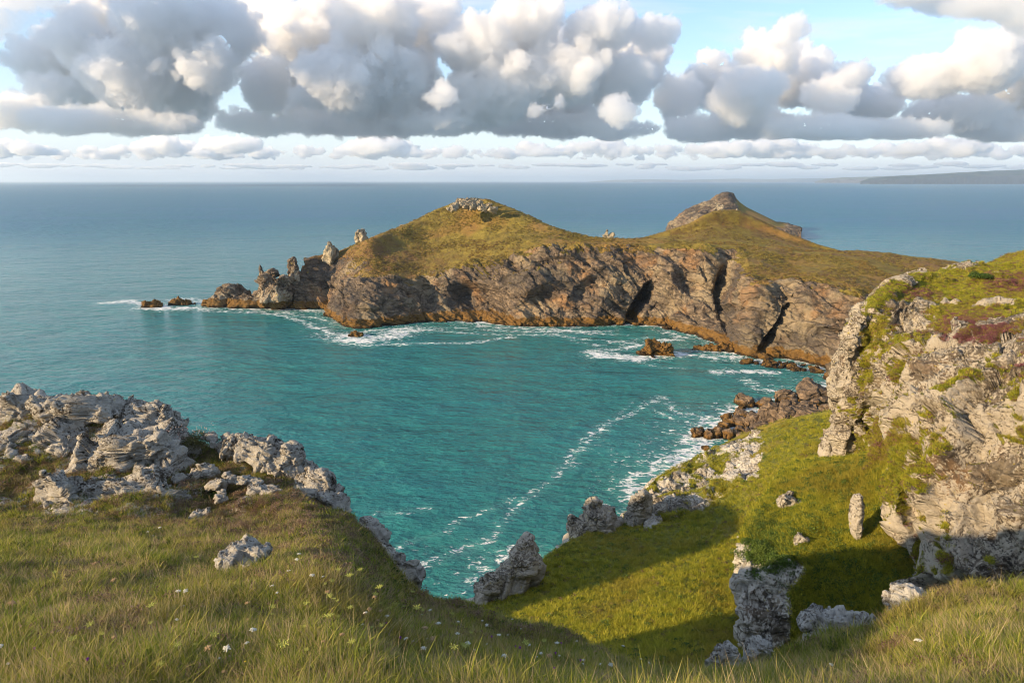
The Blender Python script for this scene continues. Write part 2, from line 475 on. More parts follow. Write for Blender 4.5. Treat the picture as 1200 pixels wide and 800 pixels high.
def build_sea():
    th = np.concatenate([np.linspace(-180, -52, 40, endpoint=False), np.linspace(-52, 52, 640, endpoint=False), np.linspace(52, 180, 40)])
    th = np.radians(th)
    # radii even in the angle below the horizon, then out past it
    ang = np.concatenate([np.linspace(rad(75), rad(45), 12, endpoint=False), np.linspace(rad(45), rad(1.2), 520, endpoint=False)])
    r = np.concatenate([[4.0], EYE / np.tan(ang), [3500, 5000, 8000, 14000, 25000, 45000, 90000]])
    R, T = np.meshgrid(r, th, indexing='ij')
    x = (R * np.sin(T)).ravel(); y = (R * np.cos(T)).ravel()
    p3 = np.stack([x, y, np.zeros_like(x)], 1)
    fade = np.clip(1 - R.ravel() / 2200, 0, 1) ** 2.5
    z = (fbm(p3 * [1, 1.6, 1], 14, 3, 0.5, seed=2) * 0.28 + fbm(p3 * [0.8, 1.5, 1], 4.5, 2, 0.5, seed=5) * 0.10) * fade
    v = p3.copy(); v[:, 2] = z
    me = new_mesh('sea', v, grid_faces(len(r), len(th)))
    p = p3[:, :2]
    near = np.where((y > 40) & (R.ravel() < 1200) & (np.abs(x) < 420))[0]
    q = p[near]
    wob = np.stack([fbm(p3[near], 9, 3, seed=11), fbm(p3[near], 9, 3, seed=15)], 1)
    dc = polydist(q + wob * 3, coast)
    foam = np.zeros(len(p))
    f = 0.95 * np.exp(-(dc / 2.6) ** 1.3) + 0.42 * np.exp(-dc / 9)
    for pl, wd, s in STREAKS:
        pw = np.array([PZ(*c)[:2] for c in pl])
        ds = polydist(q + wob * (2.0 + wd), pw)
        f = np.maximum(f, s * np.exp(-(ds / (wd * 1.25)) ** 2)) + 0.12 * s * np.exp(-(ds / (wd * 4)) ** 2)
    foam[near] = f * (0.75 + 0.5 * fbm(p3[near], 22, 3, seed=21))
    shallow = np.zeros(len(p)); shallow[near] = np.exp(-dc / 16)
    attr(me, 'foam', foam); attr(me, 'shallow', shallow)
    n = NT('sea_water')
    # ripples, wind from the left; broader where the water is farther so that they stay visible
    w = n.warp(1.5, 0.12)
    rip1 = n.noise(0.9, 5, 0.62, n.vscale(w, 0.55, 1.0, 1.0, rot=(0, 0, 0.25)))
    rip2 = n.noise(0.22, 5, 0.6, n.vscale(w, 0.5, 1.0, 1.0, rot=(0, 0, 0.25)))
    rip3 = n.noise(0.045, 5, 0.6, n.vscale(None, 0.5, 1.0, 1.0, rot=(0, 0, 0.15)))
    h = n.math('ADD', n.math('MULTIPLY', rip1, 0.42), n.math('MULTIPLY', rip2, 1.1))
    h = n.math('ADD', h, n.math('MULTIPLY', rip3, 2.6))
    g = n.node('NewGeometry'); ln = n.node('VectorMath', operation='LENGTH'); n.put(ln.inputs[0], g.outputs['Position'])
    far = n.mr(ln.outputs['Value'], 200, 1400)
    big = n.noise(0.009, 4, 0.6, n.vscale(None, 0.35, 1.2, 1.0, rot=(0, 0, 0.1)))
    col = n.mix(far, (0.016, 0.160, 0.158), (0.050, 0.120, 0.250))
    col = n.mix(n.mr(big, 0.35, 0.65, 0.0, 0.5), col, (0.016, 0.125, 0.150))
    col = n.mix(n.math('MULTIPLY', n.attr('shallow'), 0.45), col, (0.030, 0.200, 0.150))
    col = n.mix(n.mr(n.math('ADD', n.math('MULTIPLY', rip1, .5), n.math('MULTIPLY', rip2, .5)), 0.44, 0.62, 0, 0.5), col, (0.035, 0.250, 0.230))  # light and dark of the ripples painted into the water colour
    col = n.mix(n.mr(rip3, 0.42, 0.60, 0, 0.35), col, (0.020, 0.175, 0.200))  # broad ripples painted into the colour the same way
    # foam: torn patches and threads
    fa = n.attr('foam')
    fw = n.warp(1.6, 0.5)
    cell = n.math('ABSOLUTE', n.math('SUBTRACT', n.noise(0.30, 5, 0.6, n.vscale(fw, 0.7, 1.2, 1.0)), 0.5))
    fn = n.noise(0.95, 8, 0.70, n.vscale(fw, 0.6, 1.2, 1.0))
    lace = n.math('ADD', n.mr(cell, 0.0, 0.10, 0.34, -0.30), n.math('MULTIPLY', n.math('SUBTRACT', fn, 0.5), 3.0))
    fm = n.mr(n.math('ADD', fa, lace), 0.62, 0.95)
    fm = n.math('MULTIPLY', fm, n.mr(fa, 0.04, 0.20))
    caps = n.mr(n.math('ADD', n.noise(0.16, 7, 0.75, n.vscale(None, 0.35, 1.3, 1.0, rot=(0, 0, 0.2))), n.math('MULTIPLY', n.noise(0.012, 3), 0.25)), 0.865, 0.90, 0, 0.55)
    fm = n.math('MAXIMUM', fm, caps)
    milky = n.mix(n.math('MULTIPLY', fa, 0.38, clamp=True), col, (0.20, 0.40, 0.37))
    colf = n.mix(n.math('MULTIPLY', fm, 0.88), milky, (0.80, 0.80, 0.78))
    rough = n.math('ADD', n.mr(far, 0, 1, 0.13, 0.42), n.math('MULTIPLY', fm, 0.6), clamp=True)
    nb = n.bump(h, 1.0, 1.9)
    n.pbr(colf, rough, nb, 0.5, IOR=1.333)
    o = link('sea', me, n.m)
    tag(o, 'wind-rippled teal sea with white foam lines, filling the cove and reaching the horizon', kind='structure')
build_sea()

# ------------------------------------------------------------------ the headland across the cove
LAND = {}      # name -> dict of arrays, for scattering plants
def land(name, ctrl, nr, nc, mat, fn, even=0.7, label=None, store=True):
    """ctrl (R, C, 3) control net; fn(points, row_param, col_param, normals) -> displacement vectors or lengths, dict of attributes"""
    g, tr, tc = net(ctrl, nr, nc, even)
    v = g.reshape(-1, 3)
    f = grid_faces(nr, nc)
    n = normals(v, f)
    if n[:, 2].mean() < 0: f = f[:, ::-1]; n = -n
    T, C = np.meshgrid(tr, tc, indexing='ij')
    d, at = fn(v, T.ravel(), C.ravel(), n)
    v = v + (d[:, None] * n if d.ndim == 1 else d)
    n = normals(v, f)
    if callable(at): at = at(v, n)
    me = new_mesh(name, v, f)
    for k, a in at.items(): attr(me, k, a)
    o = link(name, me, mat)
    tag(o, label, kind='structure')
    if store: LAND[name] = dict(v=v, f=f, n=n, **at)
    return o

def cols_to_net(cols, below=-7.0, back=(40, 90)):
    """cols: list of [(u,v) waterline, (u,v,off) mid, top, grass, ridge]; offsets are metres behind the waterline"""
    out = []
    for c in cols:
        wl = PZ(*c[0]); d0 = wl[1]
        a = np.array([wl[0], wl[1] - 2.5, below])
        pts = [a, wl]
        for (u, v, off) in c[1:]: pts.append(P(u, v, d0 + off))
        r = pts[-1]
        k = r[0] / r[1]
        for j, off in enumerate(back):
            y = r[1] + off
            pts.append(np.array([k * y, y, (r[2] * 0.55 if j == 0 else below)]))
        out.append(pts)
    return np.array(out).transpose(1, 0, 2)

HC = [
 [(350,361),(349,345,3),(351,325,8),(354,314,13),(357,307,19)],
 [(385,363),(385,347,5),(390,327,15),(394,310,26),(398,295,38)],
 [(408,382),(413,356,6),(424,331,24),(429,306,42),(432,280,62)],
 [(450,380),(452,352,6),(455,325,22),(460,295,52),(465,267,82)],
 [(490,376),(492,350,9),(495,322,24),(500,285,60),(505,249,92)],
 [(540,376),(540,345,11),(540,312,26),(540,272,65),(540,235,98)],
 [(580,379),(582,345,9),(585,303,26),(582,268,60),(575,235,94)],
 [(620,381),(622,340,9),(625,293,28),(620,272,52),(615,251,82)],
 [(660,381),(662,335,9),(662,289,28),(660,280,42),(655,268.5,64)],
 [(700,380),(700,335,8),(700,290,27),(700,284,38),(697,278.5,52)],
 [(745,380),(745,335,9),(742,290,26),(745,285.5,37),(745,281,52)],
 [(785,382),(787,335,9),(790,291,24),(792,286.5,38),(800,283.5,54)],
 [(818,392),(826,340,20),(835,293,36),(838,288,48),(850,285,66)],
 [(848,402),(856,345,30),(866,296,46),(870,289,58),(882,286,76)],
 [(872,415),(874,368,8),(882,327,18),(888,306,42),(908,288.5,84)],
 [(915,418),(916,372,9),(918,328,22),(926,311,48),(945,292,98)],
 [(955,426),(956,378,9),(962,330,24),(972,311,54),(985,293.5,108)],
 [(990,436),(994,385,10),(1005,340,26),(1012,316,62),(1022,295,122)],
 [(1030,446),(1045,395,16),(1060,348,36),(1066,322,76),(1078,301,134)],
 [(1090,462),(1105,400,22),(1122,350,52),(1126,326,90),(1135,308,148)],
 [(1170,480),(1190,405,32),(1215,350,70),(1215,328,110),(1220,312,168)],
 [(1300,500),(1330,410,50),(1360,355,100),(1365,335,140),(1380,318,200)],
]
def pushes(v, specs):
    """hollow out recesses: (u, v, half width px, half height px, tilt px per px, depth m, sharp)"""
    U, V = pix(v)
    out = np.zeros(len(v))
    for (u0, v0, a, b, tl, dep, sh) in specs:
        du = (U - u0) - (V - v0) * tl
        q = np.sqrt((du / a) ** 2 + ((V - v0) / b) ** 2)
        out = np.maximum(out, dep * (1 - smooth(q, sh, 1.0)))
    return out

def headland_fn(v, t, c, n):
    rock = 1 - smooth(t + 0.35 * fbm(v, 18, 4, seed=31), 2.7, 3.25)
    rock *= smooth(t, 0.0, 0.9)
    ang = np.array([0.5, 0.35, 1.0]); ang /= np.linalg.norm(ang)
    s = v @ ang
    strata = np.stack([s * 1.0, (v[:, 0] + v[:, 1] * .4) * 0.16, v[:, 1] * 0.05], 1)
    d = rock * (fbm(v, 42, 3, 0.5, seed=1, kind='ridge') * 4.6 + fbm(v, 14, 5, 0.6, seed=3, kind='ridge') * 1.6 + fbm(strata, 2.4, 4, 0.6, seed=7, kind='ridge') * 1.0)
    # beds dipping down to the left, sheared into slanting ribs
    sl = v[:, 0] * 0.55 + v[:, 2] * 0.84
    along = v[:, 0] * 0.84 - v[:, 2] * 0.55
    bed = np.stack([sl, along * .22, v[:, 1] * .22], 1) + fbm(v, 22, 3, seed=8)[:, None] * 2.5
    d += rock * (fbm(bed, 7.0, 5, 0.62, seed=19, kind='ridge') * 2.6)
    d += rock * facets(bed * [1, 1.2, 1.2], 6.5, 3) * 1.9
    d += rock * (facets(bed * [1.2, 1.8, 1.8], 2.8, 5) * .75 + fbm(v, 2.5, 4, .65, seed=24, kind='ridge') * .55)
    d += (1 - rock) * (fbm(v, 30, 4, 0.5, seed=13) * 1.6 + fbm(v, 5, 4, 0.6, seed=17) * 0.65 + fbm(v, 1.8, 3, 0.6, seed=18) * .22) * smooth(t, 1, 2)
    U, V = pix(v)
    lw = (1 - smooth(U, 400, 500)) * smooth(V, 285, 310) * (t < 5.5) * (1 - rock)
    d += lw * (fbm(bed, 7.0, 5, 0.62, seed=19, kind='ridge') * 1.8 + fbm(v, 5, 4, .6, seed=20, kind='ridge') * .7)
    d -= 3.2 * rock
    disp = d[:, None] * n
    # recesses, away from the camera
    hol = pushes(v, [(748,360,11,34,-0.55,17,.35),(757,352,8,26,-.6,8,.2),(912,386,12,36,-0.75,20,.3),(920,372,9,20,-.8,8,.2),(560,352,46,22,0.2,9,.3),(500,345,14,26,.2,6,.2),(472,352,10,24,.3,5,.1),
                         (640,352,34,22,-1.2,6,.1),(690,340,26,20,-1.0,5,.1),(852,352,18,42,.15,13,.25),(810,340,20,30,.5,6,.1),(384,345,7,20,.3,6,.2),(985,395,40,7,-0.5,4,.1),(400,350,10,18,.6,5,.2),(655,312,40,6,-1.6,3,.1)])
    away = np.stack([v[:, 0] * 0, np.ones(len(v)), v[:, 0] * 0 - 0.12], 1)
    disp = disp + away * hol[:, None] * smooth(t, 0.6, 1.4)[:, None] * (t < 3.4)[:, None]
    # low kelp ledge just above the water
    led = np.exp(-((v[:, 2] - 1.5) / 2.2) ** 2) * (0.4 + fbm(v, 10, 4, seed=23)) * 2.6
    disp[:, 1] -= np.maximum(led, 0) * (t < 2.2)
    # summit crags
    U, V = pix(v)
    def at(v2, n2):
        U2, V2 = pix(v2)
        top = np.exp(-(((U2 - 552) / 24) ** 2 + ((V2 - 237) / 7.5) ** 2)) * (t < 6.2)
        ridge_l = np.exp(-(((U2 - 470) / 50) ** 2)) * np.exp(-((V2 - (267 - (U2 - 465) * .44)) / 5) ** 2) * (t < 6.2)
        g = smooth(t + 0.75 * fbm(v2, 13, 5, 0.6, seed=31), 2.45, 3.35)
        g = g + 0.25 * smooth(n2[:, 2], 0.45, 0.85) * (t > 1.9) - 0.25 * (n2[:, 2] < .45)
        g = g - 1.1 * top - 0.6 * ridge_l
        patch = np.exp(-(((U2 - 690) / 60) ** 2 + ((V2 - 300) / 16) ** 2)) + np.exp(-(((U2 - 600) / 40) ** 2 + ((V2 - 318) / 18) ** 2))
        g = np.clip(g + 0.22 * patch, 0, 1)
        band = np.stack([v2[:, 0] * .12, v2[:, 1] * .5, v2[:, 2]], 1)
        plateau = .75 * smooth(fbm(band, 7, 4, seed=35), -.05, .2) * smooth(U2, 850, 900)
        soil_shade = plateau + (1 - smooth(U2, 430, 560)) * (0.35 + 0.65 * smooth(V2, 262, 300)) + 0.25 * smooth(V2, 285, 305) * (U2 < 620)
        left = 1 - smooth(U2 + 30 * fbm(v2, 20, 4, seed=33), 395, 500)
        g = g - left * smooth(V2 + 10 * fbm(v2, 9, 4, seed=34), 283, 312) * 0.62
        return dict(grass=g, soil_shade=np.clip(soil_shade, 0, 1), heather=np.zeros(len(g)))
    return disp, at
land('headland', cols_to_net(HC), 460, 1150, M['headland'], headland_fn, label='long grassy headland with brown sea cliffs and a domed hill across the cove')

# the second hill of the headland, behind the neck
def hill(name, cols, nr, nc, mat, fn, label):
    """cols: (list of (u, v, d) from near foot to far foot)"""
    return land(name, np.array([[P(*q) if q[2] > 0 else np.array([P(q[0], q[1], -q[2])[0], -q[2], -6.0]) for q in c] for c in cols]).transpose(1, 0, 2), nr, nc, mat, fn, label=label)

def soft_fn(v, t, c, n):
    d = fbm(v, 28, 4, 0.5, seed=41) * 1.3 + fbm(v, 5, 4, 0.6, seed=43) * 0.4
    return d, lambda v2, n2: dict(grass=np.ones(len(v2)), soil_shade=np.clip(.15 + 0.5 * smooth(fbm(v2, 16, 4, seed=47), -.1, .3) + .5 * smooth(n2[:, 0], .15, .4), 0, 1), heather=np.zeros(len(v2)))  # right flank browned to paint in its shade; the rest is turf colour
hill('hill', [
 [(690,288,345),(700,288,360),(712,286,385),(722,285,410),(730,284,-520)],
 [(740,292,350),(745,286,372),(752,282,400),(760,279,425),(770,272,-540)],
 [(790,292,352),(792,284,378),(800,275,402),(806,266,424),(815,262,-550)],
 [(825,292,354),(826,280,380),(830,266,404),(834,252,426),(842,254,-555)],
 [(860,292,355),(860,280,382),(860,265,406),(860,250,428),(862,252,-560)],
 [(900,294,356),(898,284,382),(892,272,406),(888,259,428),(888,262,-560)],
 [(940,296,352),(935,291,378),(928,283,402),(918,273,424),(915,274,-555)],
 [(985,300,346),(975,297,372),(965,293,398),(952,286,420),(950,286,-550)],
 [(1030,306,340),(1020,303,366),(1008,300,392),(995,298,414),(990,300,-545)]], 150, 260, M['headland'], soft_fn,
 'smooth olive grass mound on the neck of the headland')

def peak_fn(v, t, c, n):
    U, V = pix(v)
    rockw = np.clip(1.15 - smooth(U, 845, 885) * 1.4 + 0.9 * smooth(V, 262, 272), 0, 1)
    rockw = np.maximum(rockw, (1 - smooth(v[:, 2], 5, 12)))
    d = rockw * (fbm(v, 40, 5, 0.6, seed=51, kind='ridge') * 5 + fbm(v * [1, 1, 1], 11, 4, 0.6, seed=53, kind='ridge') * 2.2)
    def at(v2, n2):
        g = 1 - rockw * .72 - 0.08 + 0.5 * fbm(v2, 22, 3, seed=55) - .5 * (v2[:, 2] < 10)
        return dict(grass=np.clip(g, 0, 1), soil_shade=0.3 * rockw, heather=np.zeros(len(v2)))
    return d, at
hill('rocky_peak', [
 [(782,268.5,-790),(784,268,800),(786,267,815),(788,266,840),(790,266,-900)],
 [(792,269,-770),(795,264,790),(797,259,812),(799,255,840),(800,256,-910)],
 [(812,272,-745),(812,262,770),(814,252,800),(815,245,840),(816,250,-920)],
 [(832,275,-730),(832,262,755),(833,250,792),(834,239,840),(835,245,-930)],
 [(850,276,-722),(850,262,750),(850,247,788),(850,229,840),(851,240,-935)],
 [(866,277,-715),(866,264,745),(865,250,784),(864,238,838),(865,245,-935)],
 [(885,278,-710),(885,268,740),(884,256,778),(882,247,834),(883,250,-930)],
 [(905,279,-706),(905,270,736),(904,262,774),(903,257,830),(903,260,-925)],
 [(922,279,-703),(922,273,732),(922,268.5,768),(922,266,820),(922,268,-900)],
 [(938,279,-706),(938,274,730),(938,272.5,765),(938,272,800),(938,272,-860)]], 150, 220, M['headland'], peak_fn,
 'distant rocky peak rising from the sea behind the grass mound')

# ------------------------------------------------------------------ the coast on the horizon
def far_coast(name, prof, d, thick, seed, label, cliff):
    """prof: (u, v) of the skyline; the land stands at distance d and runs back by thick"""
    us = np.linspace(prof[0][0], prof[-1][0], 260)
    vs = np.interp(us, [p[0] for p in prof], [p[1] for p in prof])
    rows = []
    for off, k in ((0, -8), (0, 0), (cliff * 1.2, .45), (cliff * 4, .62), (thick * .5, .9), (thick, 1.0), (thick * 1.6, .7), (thick * 2.2, -.1)):
        pts = P(us, vs, d + thick); H = np.maximum(pts[2], 2)
        y = np.full(len(us), d + off); x = ray(us, vs)[0] * y
        z = H * k if k > -5 else np.full(len(us), -8.0)
        wob = fbm(np.stack([us * 1.0, us * 0 + off, us * 0], 1), 14, 3, seed=seed) * cliff * 2.2
        rows.append(np.stack([x, y + wob, z], 1))
    g = np.array(rows)
    b, tr, tc = net(g, 60, 520, .5)
    v = b.reshape(-1, 3); f = grid_faces(60, 520); n = normals(v, f)
    if n[:, 2].mean() < 0: f = f[:, ::-1]
    v[:, 2] += np.where(v[:, 2] > 5, fbm(v, d * .02, 4, seed=seed + 1) * H.mean() * .10, 0)
    me = new_mesh(name, v, f)
    T = np.repeat(tr, 520); attr(me, 'grass', smooth(T, 2.4, 3.1))
    tag(link(name, me, M['far_land']), label, kind='structure')
n = NT('far_land')
c = n.mix(n.mr(n.noise(0.004, 4, .6), .42, .58), (0.07, 0.085, 0.03), (0.15, 0.13, 0.05))
c = n.mix(n.attr('grass'), n.mix(n.noise(0.01, 5, .7), (0.07, .06, .05), (.20, .17, .13)), c)
n.pbr(c, .95); M['far_land'] = n.m
far_coast('hills', [(1008,213),(1020,209),(1045,207),(1075,205.5),(1110,203.5),(1150,201),(1190,200),(1240,198),(1320,200)], 13500, 1500, 3, 'low blue-green cliffs of the coast on the right horizon', 50)
far_coast('hills', [(955,213),(970,209.5),(990,208),(1020,207.5),(1080,205),(1140,204),(1260,203)], 21000, 3000, 5, 'paler coast fading out beyond the cliffs on the right horizon', 80)
far_coast('hills', [(690,213),(720,211),(760,210.2),(800,211),(860,209.5),(900,210),(960,209),(1040,209)], 36000, 4000, 7, 'faintest strip of land along the middle of the horizon', 100)

# ------------------------------------------------------------------ the near side: gully slope, spur, grassy knoll, right-hand cliff
def drop(p, dy, dz):
    return np.array([p[0] * (p[1] + dy) / p[1], p[1] + dy, dz])

SLOPE = [
 [(520,735,66),(522,745,64),(525,760,60),(530,790,54),(540,840,44)],
 [(548,712,70),(552,726,67),(556,745,62),(564,775,56),(580,830,44)],
 [(590,698,72),(600,708,69),(612,728,63),(628,758,56),(645,825,43)],
 [(645,652,81),(655,672,76),(668,698,68),(684,732,59),(700,815,43)],
 [(700,622,89),(706,645,81),(716,680,71),(732,722,60),(750,810,43)],
 [(745,600,96),(756,628,85),(766,665,73),(778,706,62),(794,810,43)],
 [(768,566,107),(788,617,88),(803,652,76),(817,703,62),(834,810,43)],
 [(820,539,115),(836,603,89),(846,632,79),(855,684,66),(876,800,44)],
 [(870,513,119),(884,566,93),(892,610,80),(900,665,66),(915,800,44)],
 [(918,496,116),(926,538,93),(934,580,79),(940,650,65),(955,800,44)],
 [(965,488,112),(975,528,90),(985,578,76),(996,640,63),(1015,800,42)],
 [(1012,488,100),(1032,520,82),(1044,570,70),(1060,630,58),(1080,790,42)],
 [(1080,490,95),(1110,525,80),(1120,575,68),(1130,640,56),(1150,780,40)],
 [(1180,480,92),(1210,520,78),(1220,575,66),(1230,640,54),(1260,780,38)],
]
def slope_net():
    out = []
    for c in SLOPE:
        e = P(*c[0])
        out.append([drop(e, 16, -7.0), drop(e, 7, e[2] * 0.45), drop(e, 1.6, e[2] - 0.9)] + [P(*q) for q in c])
    return np.array(out).transpose(1, 0, 2)

def slope_fn(v, t, c, n):
    U, V = pix(v)
    cliff = 1 - smooth(t, 1.3, 2.2)
    # the rocky face on the camera side of the spur
    spur = smooth(U, 742, 765) * (1 - smooth(U, 880, 905)) * smooth(t, 2.6, 3.1) * (1 - smooth(t, 3.75, 4.05))
    d = cliff * fbm(v, 9, 5, 0.6, seed=61, kind='ridge') * 2.2
    d += fbm(v, 11, 3, 0.5, seed=63) * 0.75 * (1 - cliff) + fbm(v, 2.2, 4, 0.6, seed=65) * 0.22
    f1, f2, idv = worley(v * [1, 1, .6], 3.2, seed=8)
    d += spur * (fbm(v, 7, 5, 0.65, seed=67, kind='ridge') * 0.9 + 1.0 * facets(v * [1, 1, .7], 3.4, 6) + .35 * facets(v, 1.2, 7) - .4)
    d *= smooth(t, 0, 0.8)
    def at(v2, n2):
        g = np.ones(len(v2))
        g -= cliff * 0.9
        g -= spur * (0.50 + 0.9 * fbm(v2, 5, 3, seed=69))
        g -= 0.35 * np.exp(-((U - 880) / 18) ** 2) * (V < 560)
        return dict(grass=np.clip(g, 0, 1), soil_shade=0.15 * smooth(fbm(v2, 8, 3, seed=68), 0, .4), heather=np.zeros(len(g)))
    return d, at
land('cove_slope', slope_net(), 520, 620, M['slope'], slope_fn, label='green gully slope running down from the cliffs to the edge of the cove')

KNOLL = [   # base, low, up, lip, top, back
 [(905,742,60),(895,700,62),(890,655,64),(892,625,66),(905,590,70),(935,545,80),(940,520,100)],
 [(869,738,51.5),(863,702,53.2),(866,658,55.8),(873,627,58.8),(893,583,65.5),(926,541,78),(935,520,100)],
 [(893,738,50.2),(892,710,51.4),(897,670,53),(903,640,56),(922,592,62.5),(945,541,75),(955,520,100)],
 [(925,738,49.8),(925,710,50.6),(928,676,51.8),(934,648,53.4),(947,600,59),(968,542,72),(975,520,100)],
 [(965,738,48.6),(965,712,49.8),(968,682,51),(972,652,52.8),(980,602,58),(994,540,70),(1000,515,98)],
 [(1008,738,47.5),(1006,712,48.8),(1006,682,50.2),(1008,648,52),(1013,600,57),(1022,534,68),(1030,500,96)],
 [(1050,738,46.2),(1048,706,47.6),(1047,675,49.2),(1049,640,51.2),(1050,592,56),(1052,522,66),(1060,495,94)],
 [(1105,738,45),(1105,700,46.6),(1104,668,48.2),(1104,632,50.5),(1104,585,55),(1104,520,64),(1110,490,90)],
]
def knoll_net():
    out = []
    for i, c in enumerate(KNOLL):
        b = P(*c[0])
        out.append([b + [0, -0.6, -6.0]] + [P(*q) for q in c[:6]] + [P(c[6][0], c[6][1], c[6][2])+[0,0,-4.0]])
    return np.array(out).transpose(1, 0, 2)
def knoll_fn(v, t, c, n):
    U, V = pix(v)
    face = (1 - smooth(c + .5 * fbm(v, 3, 3, seed=70), 2.9, 3.7)) * (1 - smooth(t + .5 * fbm(v, 2, 3, seed=72), 3.5, 4.1))
    d = fbm(v, 8, 3, 0.5, seed=71) * 0.7 + fbm(v, 1.8, 4, 0.6, seed=73) * 0.25
    f1, f2, idv = worley(v * [1, 1, .5], 1.9, seed=8)
    d += face * (fbm(v, 3.2, 5, 0.65, seed=75, kind='ridge') * 0.5 + .7 * facets(v * [1, 1, .55], 2.2, 4) + .25 * facets(v, .8, 5) - .2)
    def at(v2, n2):
        g = 1 - face * (1.0 + 0.6 * fbm(v2, 3, 3, seed=77) - 0.3 * smooth(c, 2.4, 3.2))
        # grass ledges spilling over, and two small outcrops higher up
        g -= 0.9 * np.exp(-(((U - 928) / 14) ** 2 + ((V - 588) / 7) ** 2)) + 0.8 * np.exp(-(((U - 938) / 8) ** 2 + ((V - 632) / 8) ** 2)) + 0.8 * np.exp(-(((U - 969) / 6) ** 2 + ((V - 526) / 14) ** 2))
        return dict(grass=np.clip(g, 0, 1), soil_shade=0.1 * np.ones(len(g)), heather=np.zeros(len(g)))
    return d, at
land('grassy_knoll', knoll_net(), 420, 360, M['slope'], knoll_fn, label='grassy knoll with a broken grey rock face at its left end')

CRAG = [   # base, low, up, lip, plateau, mid, skyline
 [(1030,520,112),(1032,480,112),(1036,430,112),(1046,385,112),(1062,352,112),(1080,343,114),(1092,332,118)],
 [(984,530,86),(986,490,85),(990,435,84.5),(1000,388,84),(1028,356,86),(1052,340,90),(1070,331,97)],
 [(1003,540,80),(1004,495,80.5),(1008,440,81),(1022,385,82),(1048,355,85),(1076,338,91),(1098,327,99)],
 [(1030,548,74),(1028,500,75.5),(1030,445,77.5),(1044,392,80),(1072,358,84),(1100,338,91),(1122,323,100)],
 [(1052,585,63),(1050,530,66),(1048,465,72),(1062,402,77),(1092,364,82),(1122,338,90),(1142,319,100)],
 [(1080,720,47),(1066,635,51),(1056,520,59),(1076,428,68),(1112,378,76),(1146,340,87),(1162,315,100)],
 [(1108,725,44.5),(1098,640,47.5),(1090,540,53),(1108,445,61),(1140,392,70),(1168,345,84),(1184,308,100)],
 [(1150,730,42.5),(1142,640,45.5),(1138,545,49.5),(1150,455,55),(1172,400,65),(1194,346,82),(1208,299,100)],
 [(1200,740,40),(1192,640,43),(1188,550,46.5),(1196,465,51),(1214,405,61),(1230,345,80),(1240,286,100)],
 [(1275,750,37),(1268,640,40),(1262,550,43),(1262,470,47),(1270,405,58),(1280,340,78),(1290,272,100)],
 [(1420,760,33),(1410,640,36),(1400,550,39),(1400,470,43),(1410,400,54),(1420,330,76),(1430,255,100)],
]
def crag_net():
    out = []
    for c in CRAG:
        b = P(*c[0]); s = P(*c[-1])
        out.append([b + [0, -0.5, -7.0]] + [P(*q) for q in c] + [drop(s, 10, s[2] - 3.0), drop(s, 60, s[2] - 26.0), drop(s, 110, 8.0)])
    return np.array(out).transpose(1, 0, 2)
